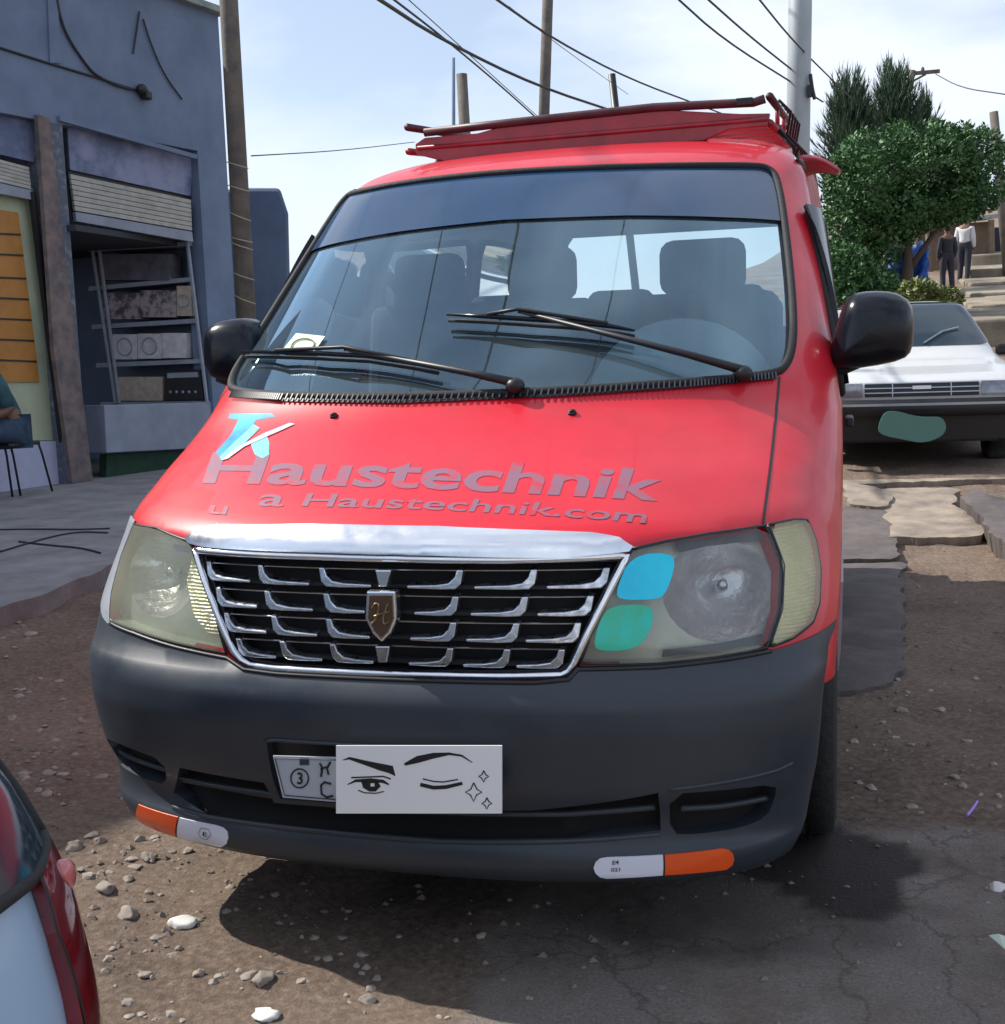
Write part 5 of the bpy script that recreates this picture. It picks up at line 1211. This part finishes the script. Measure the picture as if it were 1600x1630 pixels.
# ================================================================== PEOPLE
def skin(name, joints, edges, radii, m, parent=None, lv=2):
    me = bpy.data.meshes.new(name); me.from_pydata([tuple(j) for j in joints], edges, []); o = link(name, me, m, parent, True)
    md = o.modifiers.new('skin', 'SKIN'); md.use_smooth_shade = True
    for i, r in enumerate(radii): me.skin_vertices[0].data[i].radius = (r, r) if not isinstance(r, tuple) else r
    me.skin_vertices[0].data[0].use_root = True
    s_ = o.modifiers.new('sub', 'SUBSURF'); s_.levels = lv; s_.render_levels = lv
    dg = bpy.context.evaluated_depsgraph_get(); bpy.context.view_layer.update(); nm = bpy.data.meshes.new_from_object(o.evaluated_get(dg)); nm.name = name
    o.modifiers.clear(); o.data = nm
    for p in nm.polygons: p.use_smooth = True
    return o
def standing(loc, rz, h, label, top, bottom, hairm='black', lean=.05):
    k = h/1.72; J = [(0, 0, .98), (0, -.01, 1.15), (0, -.01, 1.32), (0, 0, 1.44), (0, -.01, 1.52), (0, -.02, 1.60), (0, -.02, 1.68),
         (.17, 0, 1.41), (.22, .02, 1.14), (.20, -.08, .92), (.20, -.10, .84), (-.17, 0, 1.41), (-.22, .02, 1.14), (-.20, -.08, .92), (-.20, -.10, .84),
         (.09, 0, .90), (.10, -.03, .50), (.11, .03, .08), (.11, -.12, .04), (-.09, 0, .90), (-.10, .05, .50), (-.10, .12, .08), (-.10, -.02, .04)]
    E_ = [(0, 1), (1, 2), (2, 3), (3, 4), (4, 5), (5, 6), (3, 7), (7, 8), (8, 9), (9, 10), (3, 11), (11, 12), (12, 13), (13, 14), (0, 15), (15, 16), (16, 17), (17, 18), (0, 19), (19, 20), (20, 21), (21, 22)]
    r = [.13, .12, .15, .11, .055, .085, .075, .055, .045, .036, .03, .055, .045, .036, .03, .09, .06, .045, .04, .09, .06, .045, .04]
    pr = thing('person', label, 'person', loc, rz)
    b_ = skin('body', [Vector(j)*k for j in J], E_, [x*k for x in r], 'skin', pr)
    up_ = list(range(4))+[7, 8, 9, 11, 12, 13]; mp2 = {i: n for n, i in enumerate(up_)}
    skin('shirt', [Vector(J[i])*k for i in up_], [(mp2[a_], mp2[b2]) for a_, b2 in E_ if a_ in mp2 and b2 in mp2], [(r[i]+(.03 if i < 2 else .018))*k for i in up_], top, pr)
    lo_ = [0, 1, 15, 16, 17, 19, 20, 21]; mp2 = {i: n for n, i in enumerate(lo_)}
    skin('trousers', [Vector(J[i])*k for i in lo_], [(mp2[a_], mp2[b2]) for a_, b2 in E_ if a_ in mp2 and b2 in mp2], [(r[i]+(.024 if i < 2 else .02))*k for i in lo_], bottom, pr)
    MB().ell((0, .0, 1.665*k), (.088*k, .10*k, .085*k)).build('hair', hairm, pr, True)
    return pr
pw = at_y(1535, 452, 30); standing((pw.x, 30, pw.z), math.radians(160), 1.62, 'person in a white shirt and dark trousers walking away uphill', 'whitecloth', 'darkcloth')
pw = at_y(1507, 468, 28.5); standing((pw.x, 28.5, pw.z), math.radians(200), 1.55, 'person in dark clothes left of the person in white', 'darkcloth', 'darkcloth')
# seated person and stool at the left shop
st_ = thing('stool', 'thin legged metal stool under the seated person', 'stool', tuple(at_z(45, 800, .11)))
SQ = FA(30, 700, .42); SQ = Vector((SQ.x, SQ.y, 0)); sz = at_plane(30, 704, SQ, FN).z
seatc = at_plane(18, 704, SQ, FN)
MB().box(seatc+Vector((0, 0, -.015)), (.34, .36, .035), rz=-.2).build('seat', 'black', st_, bevel=.012)
for (x_, y_) in ((63, 706), (84, 790)),: pass
for (a_, b_) in (((60, 702), (84, 792)), ((16, 706), (34, 804)), ((6, 704), (20, 792)), ((-20, 704), (-34, 800))):
    pa_ = at_plane(*a_, SQ, FN); pb_ = at_plane(*b_, SQ, FN); pb_.z = .115
    MB().tube([pa_, (pa_*3+pb_)/4+Vector((0, .01, 0)), pb_], .011, 6).build('leg', 'black', st_, True)
attach(st_)
ps = thing('person', 'person in a teal top and blue jeans seated on a stool at the left edge', 'person', tuple(seatc))
S0 = seatc+Vector((0, .0, .10)); f_ = -FD; sd = FN
def q_(a_, b_, c_): return S0+f_*a_+sd*b_+Vector((0, 0, c_))
Jt = [q_(-.02, 0, 0), q_(.06, 0, .2), q_(.18, 0, .38), q_(.27, 0, .50), q_(.33, 0, .58), q_(.36, 0, .68), q_(.36, 0, .78), q_(.25, .19, .44), q_(.18, .24, .20), q_(.40, .15, .12), q_(.48, .1, .10), q_(.25, -.19, .44), q_(.22, -.24, .20), q_(.42, -.14, .12), q_(.48, -.1, .10),
      q_(.05, .10, 0), q_(.46, .13, .02), q_(.44, .13, -.42), q_(.58, .13, -.46), q_(.05, -.10, 0), q_(.46, -.13, .02), q_(.44, -.13, -.42), q_(.58, -.13, -.46)]
E2 = [(0, 1), (1, 2), (2, 3), (3, 4), (4, 5), (5, 6), (3, 7), (7, 8), (8, 9), (9, 10), (3, 11), (11, 12), (12, 13), (13, 14), (0, 15), (15, 16), (16, 17), (17, 18), (0, 19), (19, 20), (20, 21), (21, 22)]
r2 = [.13, .125, .14, .10, .055, .085, .075, .055, .045, .036, .03, .055, .045, .036, .03, .10, .07, .05, .04, .10, .07, .05, .04]
skin('body', Jt, E2, r2, 'skin', ps)
up_ = list(range(4))+[7, 8, 11, 12]; mp2 = {i: n for n, i in enumerate(up_)}; skin('shirt', [Jt[i] for i in up_], [(mp2[a_], mp2[b2]) for a_, b2 in E2 if a_ in mp2 and b2 in mp2], [r2[i]+.02 for i in up_], 'tealshirt', ps)
lo_ = [0, 15, 16, 17, 19, 20, 21]; mp2 = {i: n for n, i in enumerate(lo_)}; skin('jeans', [Jt[i] for i in lo_], [(mp2[a_], mp2[b2]) for a_, b2 in E2 if a_ in mp2 and b2 in mp2], [r2[i]+.022 for i in lo_], 'jeans', ps)
MB().ell(q_(.35, 0, .745), (.10, .10, .09)).build('hair', 'black', ps, True)
attach(ps)
# ================================================================== WHITE CAR BEHIND
cx_, cy2 = 1.47, 7.95; cz_ = rise(cx_, cy2)+.02
car = thing('saloon_car', 'white old saloon car parked behind the red minibus', 'car', (cx_, cy2, cz_), math.radians(4))
bpy.context.view_layer.update()
CI = car.matrix_world.inverted()
CB = Surf([(.30, .12, .76, .25), (.45, .06, .80, .25), (.60, .03, .815, .25), (.70, .05, .82, .28), (.74, .14, .82, .30), (.80, .55, .82, .30), (.86, .98, .80, .28), (.90, 1.10, .78, .28), (1.10, 1.38, .70, .26), (1.28, 1.64, .62, .24), (1.34, 1.74, .58, .24), (1.375, 1.95, .50, .24)], 3.0, CI, 8, .03)
def cpx(*p): return CB.px(p)
o_ = []
rs = lambda y, z, sg: CB.side(y, z, sg)
pth = [(4.1, .85), (4.15, .6), (4.1, .3), (3.65, .28)]+[(3.3+.33*math.cos(math.radians(a_)), .30+.33*math.sin(math.radians(a_))) for a_ in (0, 45, 90, 135, 180)]+[(1.2, .28)]+[(.82+.33*math.cos(math.radians(a_)), .30+.33*math.sin(math.radians(a_))) for a_ in (0, 45, 90, 135)]
hf = lambda sg: [rs(y, max(z, .305), sg) for y, z in resample(pth, .15, False)]
topl = [(4.1, .86), (3.4, .90), (3.1, 1.33)]
co_ = hf(1)+[(a_, CB.H(.47)) for a_ in np.linspace(1.2, -1.2, 12)]+hf(-1)[::-1]+[rs(y, z, -1) for y, z in resample(topl, .15, False)]+[rs(y, z, 1) for y, z in resample(topl, .15, False)][::-1]
wsc = cpx((1424, 482), (1440, 480), (1540, 476), (1552, 480), (1570, 515), (1583, 543), (1560, 548), (1440, 552), (1400, 552), (1404, 520))
swc = [[rs(y, z, sg) for y, z in ((1.45, .93), (1.95, 1.26), (2.25, 1.28), (2.3, .93))] for sg in (1, -1)]+[[rs(y, z, sg) for y, z in ((2.36, .93), (2.34, 1.28), (2.95, 1.26), (3.2, .95))] for sg in (1, -1)]
CB.poly('body', co_, [], 'carwhite', car, .06)
CB.poly('windscreen', wsc, [], 'carglass', car, .06, .006)
for q in swc: CB.poly('side_window', q, [], 'carglass', car, .1, .006)
rv = []; K = 17
for z in (1.375, 1.39, 1.395):
    f_s = {1.375: 1, 1.39: .8, 1.395: .4}[z]
    for a_ in np.linspace(-PI/2, PI/2, K): p = CB.pt(a_, CB.H(1.375)); rv.append(Vector((p.x*f_s, 2.5+(p.y-2.5)*f_s, z)))
    rv += [Vector((.50*f_s, 2.5+.6*f_s, z)), Vector((-.50*f_s, 2.5+.6*f_s, z))]
n_ = K+2; MB().add(rv, [(i*n_+j, i*n_+(j+1) % n_, (i+1)*n_+(j+1) % n_, (i+1)*n_+j) for i in range(2) for j in range(n_)]+[tuple(2*n_+j for j in range(n_))]).build('roof', 'carwhite', car, True)
MB().add([(-.50, 3.1, 1.37), (.50, 3.1, 1.37), (.62, 3.5, .92), (-.62, 3.5, .92), (-.78, 4.1, .84), (.78, 4.1, .84)], [(0, 1, 2, 3), (3, 2, 5, 4)]).build('boot', 'carwhite', car)
MB().box((0, 4.12, .58), (1.58, .1, .55)).build('rear_panel', 'carwhite', car, bevel=.02)
gq = [(-.43, .59), (.43, .59), (.43, .695), (-.43, .695)]
def cz(q): return [(math.asin(x/CB.row(z)[1]), CB.H(z)) for x, z in q]
gr_ = CB.poly('grille', cz(gq), [], 'black', car, .1, .008)
for z in (.62, .655, .692): CB.strip('grille_bar', cz([(-.43, z), (.43, z)]), .008, 'silver', gr_, .014)
for x in (-.22, .22): CB.strip('grille_bar', cz([(x, .59), (x, .69)]), .008, 'silver', gr_, .016)
CB.strip('badge', cz([(-.07, .655), (.07, .655)]), .028, 'white', gr_, .02)
for sg in (1, -1):
    h_ = CB.poly('headlamp', cz([(sg*.445, .59), (sg*.73, .59), (sg*.73, .69), (sg*.445, .695)]), [], 'carlamp', car, .06, .014)
    h_ = CB.poly('indicator', cz([(sg*.74, .59), (sg*.808, .59), (sg*.808, .685), (sg*.74, .69)]), [], 'silver', car, .04, .012)
bm_ = MB(); pts = [CB.pt(a_, CB.H(.52))+Vector((0, -.05, 0)) for a_ in np.linspace(-1.5, 1.5, 25)]
vs = []; 
for p in pts: vs += [p+Vector((0, .10, -.09)), p+Vector((0, 0, -.09)), p+Vector((0, -.02, -.02)), p+Vector((0, 0, .045)), p+Vector((0, .08, .05))]
bm_.add(vs, [(i*5+j, (i+1)*5+j, (i+1)*5+j+1, i*5+j+1) for i in range(24) for j in range(4)]); bmp = bm_.build('bumper', 'black', car, True)
CB.strip('bumper_line', [(a_, CB.H(.545)) for a_ in np.linspace(-1.4, 1.4, 20)], .02, 'silver', bmp, .085)
vs = []
for p in pts: vs += [Vector((p.x, p.y+.10, .24)), Vector((p.x, p.y+.07, .44))]
MB().add(vs, [(i*2, i*2+2, i*2+3, i*2+1) for i in range(24)]).build('lower_valance', 'black', car, True)
blob = smooth_loop([(1398, 678), (1408, 655), (1428, 654), (1455, 662), (1478, 664), (1500, 663), (1508, 680), (1500, 695), (1470, 706), (1440, 700), (1400, 692)], 2)
inv = CI; pc = [inv@at_y(x, y, cy2-.22) for x, y in blob]
MB().prism(pc, (0, .015, 0)).build('plate_overlay_blob', 'teal', car)  # added solid blob standing for a digital overlay on this plate
for sg in (1, -1):
    mr = MB(); mr.box((sg*.88, 1.42, .93), (.16, .08, .10)); mr.build('door_mirror', 'black', car, bevel=.025)
    for yy in (.82, 3.3):
        w_ = MB(); w_.lathe((sg*.70, yy, .285), [(.18, -.07), (.26, -.08), (.285, -.06), (.285, .06), (.26, .08), (.18, .07)], 'X', 28); ww = w_.build('wheel', 'tyre', car, True)
        MB().lathe((sg*.70, yy, .285), [(.18, sg*.07), (.10, sg*.05), (0, sg*.055)], 'X', 20).build('rim', 'silver', ww, True)
MB().box((0, 2.1, .26), (1.3, 3.4, .12)).build('underbody', 'black', car)
wr = MB(); wr.tube([CB.pt(*CB.hit(1470, 549), .02), CB.pt(*CB.hit(1500, 530), .02), CB.pt(*CB.hit(1525, 524), .02)], .008, 5); wr.build('wiper', 'chrome_dull', car)
# ================================================================== HATCHBACK AT THE LEFT EDGE
hb_ = thing('hatchback_car', 'pale blue white hatchback corner with a tall red tail lamp in the left foreground', 'car', (.34, -2.18, 0), PI/2)
bpy.context.view_layer.update(); HI = hb_.matrix_world.inverted()
HB = Surf([(.28, .06, .76, .2), (.42, .015, .80, .2), (.58, .0, .825, .2), (.70, .004, .83, .2), (.80, .02, .83, .2), (.88, .05, .822, .2), (.94, .085, .81, .2), (1.0, .12, .795, .2), (1.15, .23, .74, .2), (1.30, .36, .67, .2), (1.40, .50, .60, .2), (1.44, .62, .56, .2)], 3.2, HI, .35, .01)
def hpx(*p): return HB.px(p)
pth = [(3.0, 1.40), (3.3, .95), (3.9, .80), (3.95, .5), (3.9, .3), (3.5, .29)]+[(3.1+.33*math.cos(math.radians(a_)), .30+.33*math.sin(math.radians(a_))) for a_ in (0, 45, 90, 135, 180)]+[(1.2, .29)]+[(.72+.33*math.cos(math.radians(a_)), .30+.33*math.sin(math.radians(a_))) for a_ in (0, 45, 90, 135, 180)]+[(.2, .29)]
hf = lambda sg: [HB.side(y, max(z, .285), sg) for y, z in resample(pth, .12, False)]
co_ = hf(1)+hf(-1)[::-1]+[HB.side(3.0, 1.435, -1), HB.side(3.0, 1.435, 1)]
gw = [(math.asin(max(-1, min(1, x/HB.row(z)[1]))), HB.H(z)) for x, z in ((-.70, .93), (.70, .93), (.74, .965), (.60, 1.36), (.55, 1.40), (-.55, 1.40), (-.60, 1.36), (-.74, .965))]
tlp = hpx((62, 1338), (76, 1343), (100, 1372), (112, 1430), (135, 1530), (152, 1632), (166, 1720), (128, 1720), (108, 1632), (92, 1560), (72, 1490), (46, 1405), (56, 1375))
glp = hpx((70, 1335), (52, 1300), (30, 1240), (6, 1180), (-40, 1080), (-300, 1080), (-300, 1620), (-60, 1480), (0, 1437), (44, 1402), (58, 1372))
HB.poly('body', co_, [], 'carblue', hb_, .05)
HB.poly('rear_window', glp, [], 'carglass', hb_, .04, .008)
HB.strip('window_seal', glp, 0, 'rubber', hb_, .006, .006, True)
HB.poly('tail_lamp', tlp, [], 'taillight', hb_, .02, .012, .012)
tq = [(-a_, h_) for a_, h_ in tlp]; HB.poly('tail_lamp', tq, [], 'taillight', hb_, .03, .012, .012)
bl = MB(); bl.ell(HB.pt(*HB.hit(84, 1404), .008), (.016, .009, .016)); bl.build('lamp_bulb', mat('lamp_inner', (.5, .12, .12), .2, coat=1), hb_, True)
HB.strip('tailgate_gap', hpx((112, 1640), (92, 1560), (66, 1490), (42, 1408)), .005, 'black', hb_, .013)
HB.poly('bumper', [(a_, HB.H(.56)) for a_ in np.linspace(-1.7, 1.7, 30)]+[(a_, HB.H(.31)) for a_ in np.linspace(1.7, -1.7, 30)], [], 'carblue', hb_, .06, .03, .03)
for sg in (1, -1):
    HB.poly('side_window', [HB.side(y, z, sg) for y, z in ((.55, 1.0), (.75, 1.34), (2.7, 1.37), (3.2, .98))], [], 'carglass', hb_, .1, .006)
    for yy in (.72, 3.1):
        w_ = MB(); w_.lathe((sg*.72, yy, .285), [(.18, -.07), (.26, -.08), (.285, -.06), (.285, .06), (.26, .08), (.18, .07)], 'X', 28); ww = w_.build('wheel', 'tyre', hb_, True)
rv = [HB.pt(a_, HB.H(1.44)) for a_ in np.linspace(-PI/2, PI/2, 15)]+[Vector((.56, 3.0, 1.44)), Vector((-.56, 3.0, 1.44))]
MB().add(rv+[Vector((p.x*.5, 1.9+(p.y-1.9)*.5, 1.475)) for p in rv], [(i, (i+1) % 17, 17+(i+1) % 17, 17+i) for i in range(17)]+[tuple(range(17, 34))]).build('roof', 'carblue', hb_, True)
MB().add([(-.56, 3.0, 1.44), (.56, 3.0, 1.44), (.78, 3.3, .96), (-.78, 3.3, .96), (-.80, 3.9, .80), (.80, 3.9, .80), (.80, 3.95, .3), (-.80, 3.95, .3)], [(0, 1, 2, 3), (3, 2, 5, 4), (4, 5, 6, 7)]).build('bonnet', 'carblue', hb_)
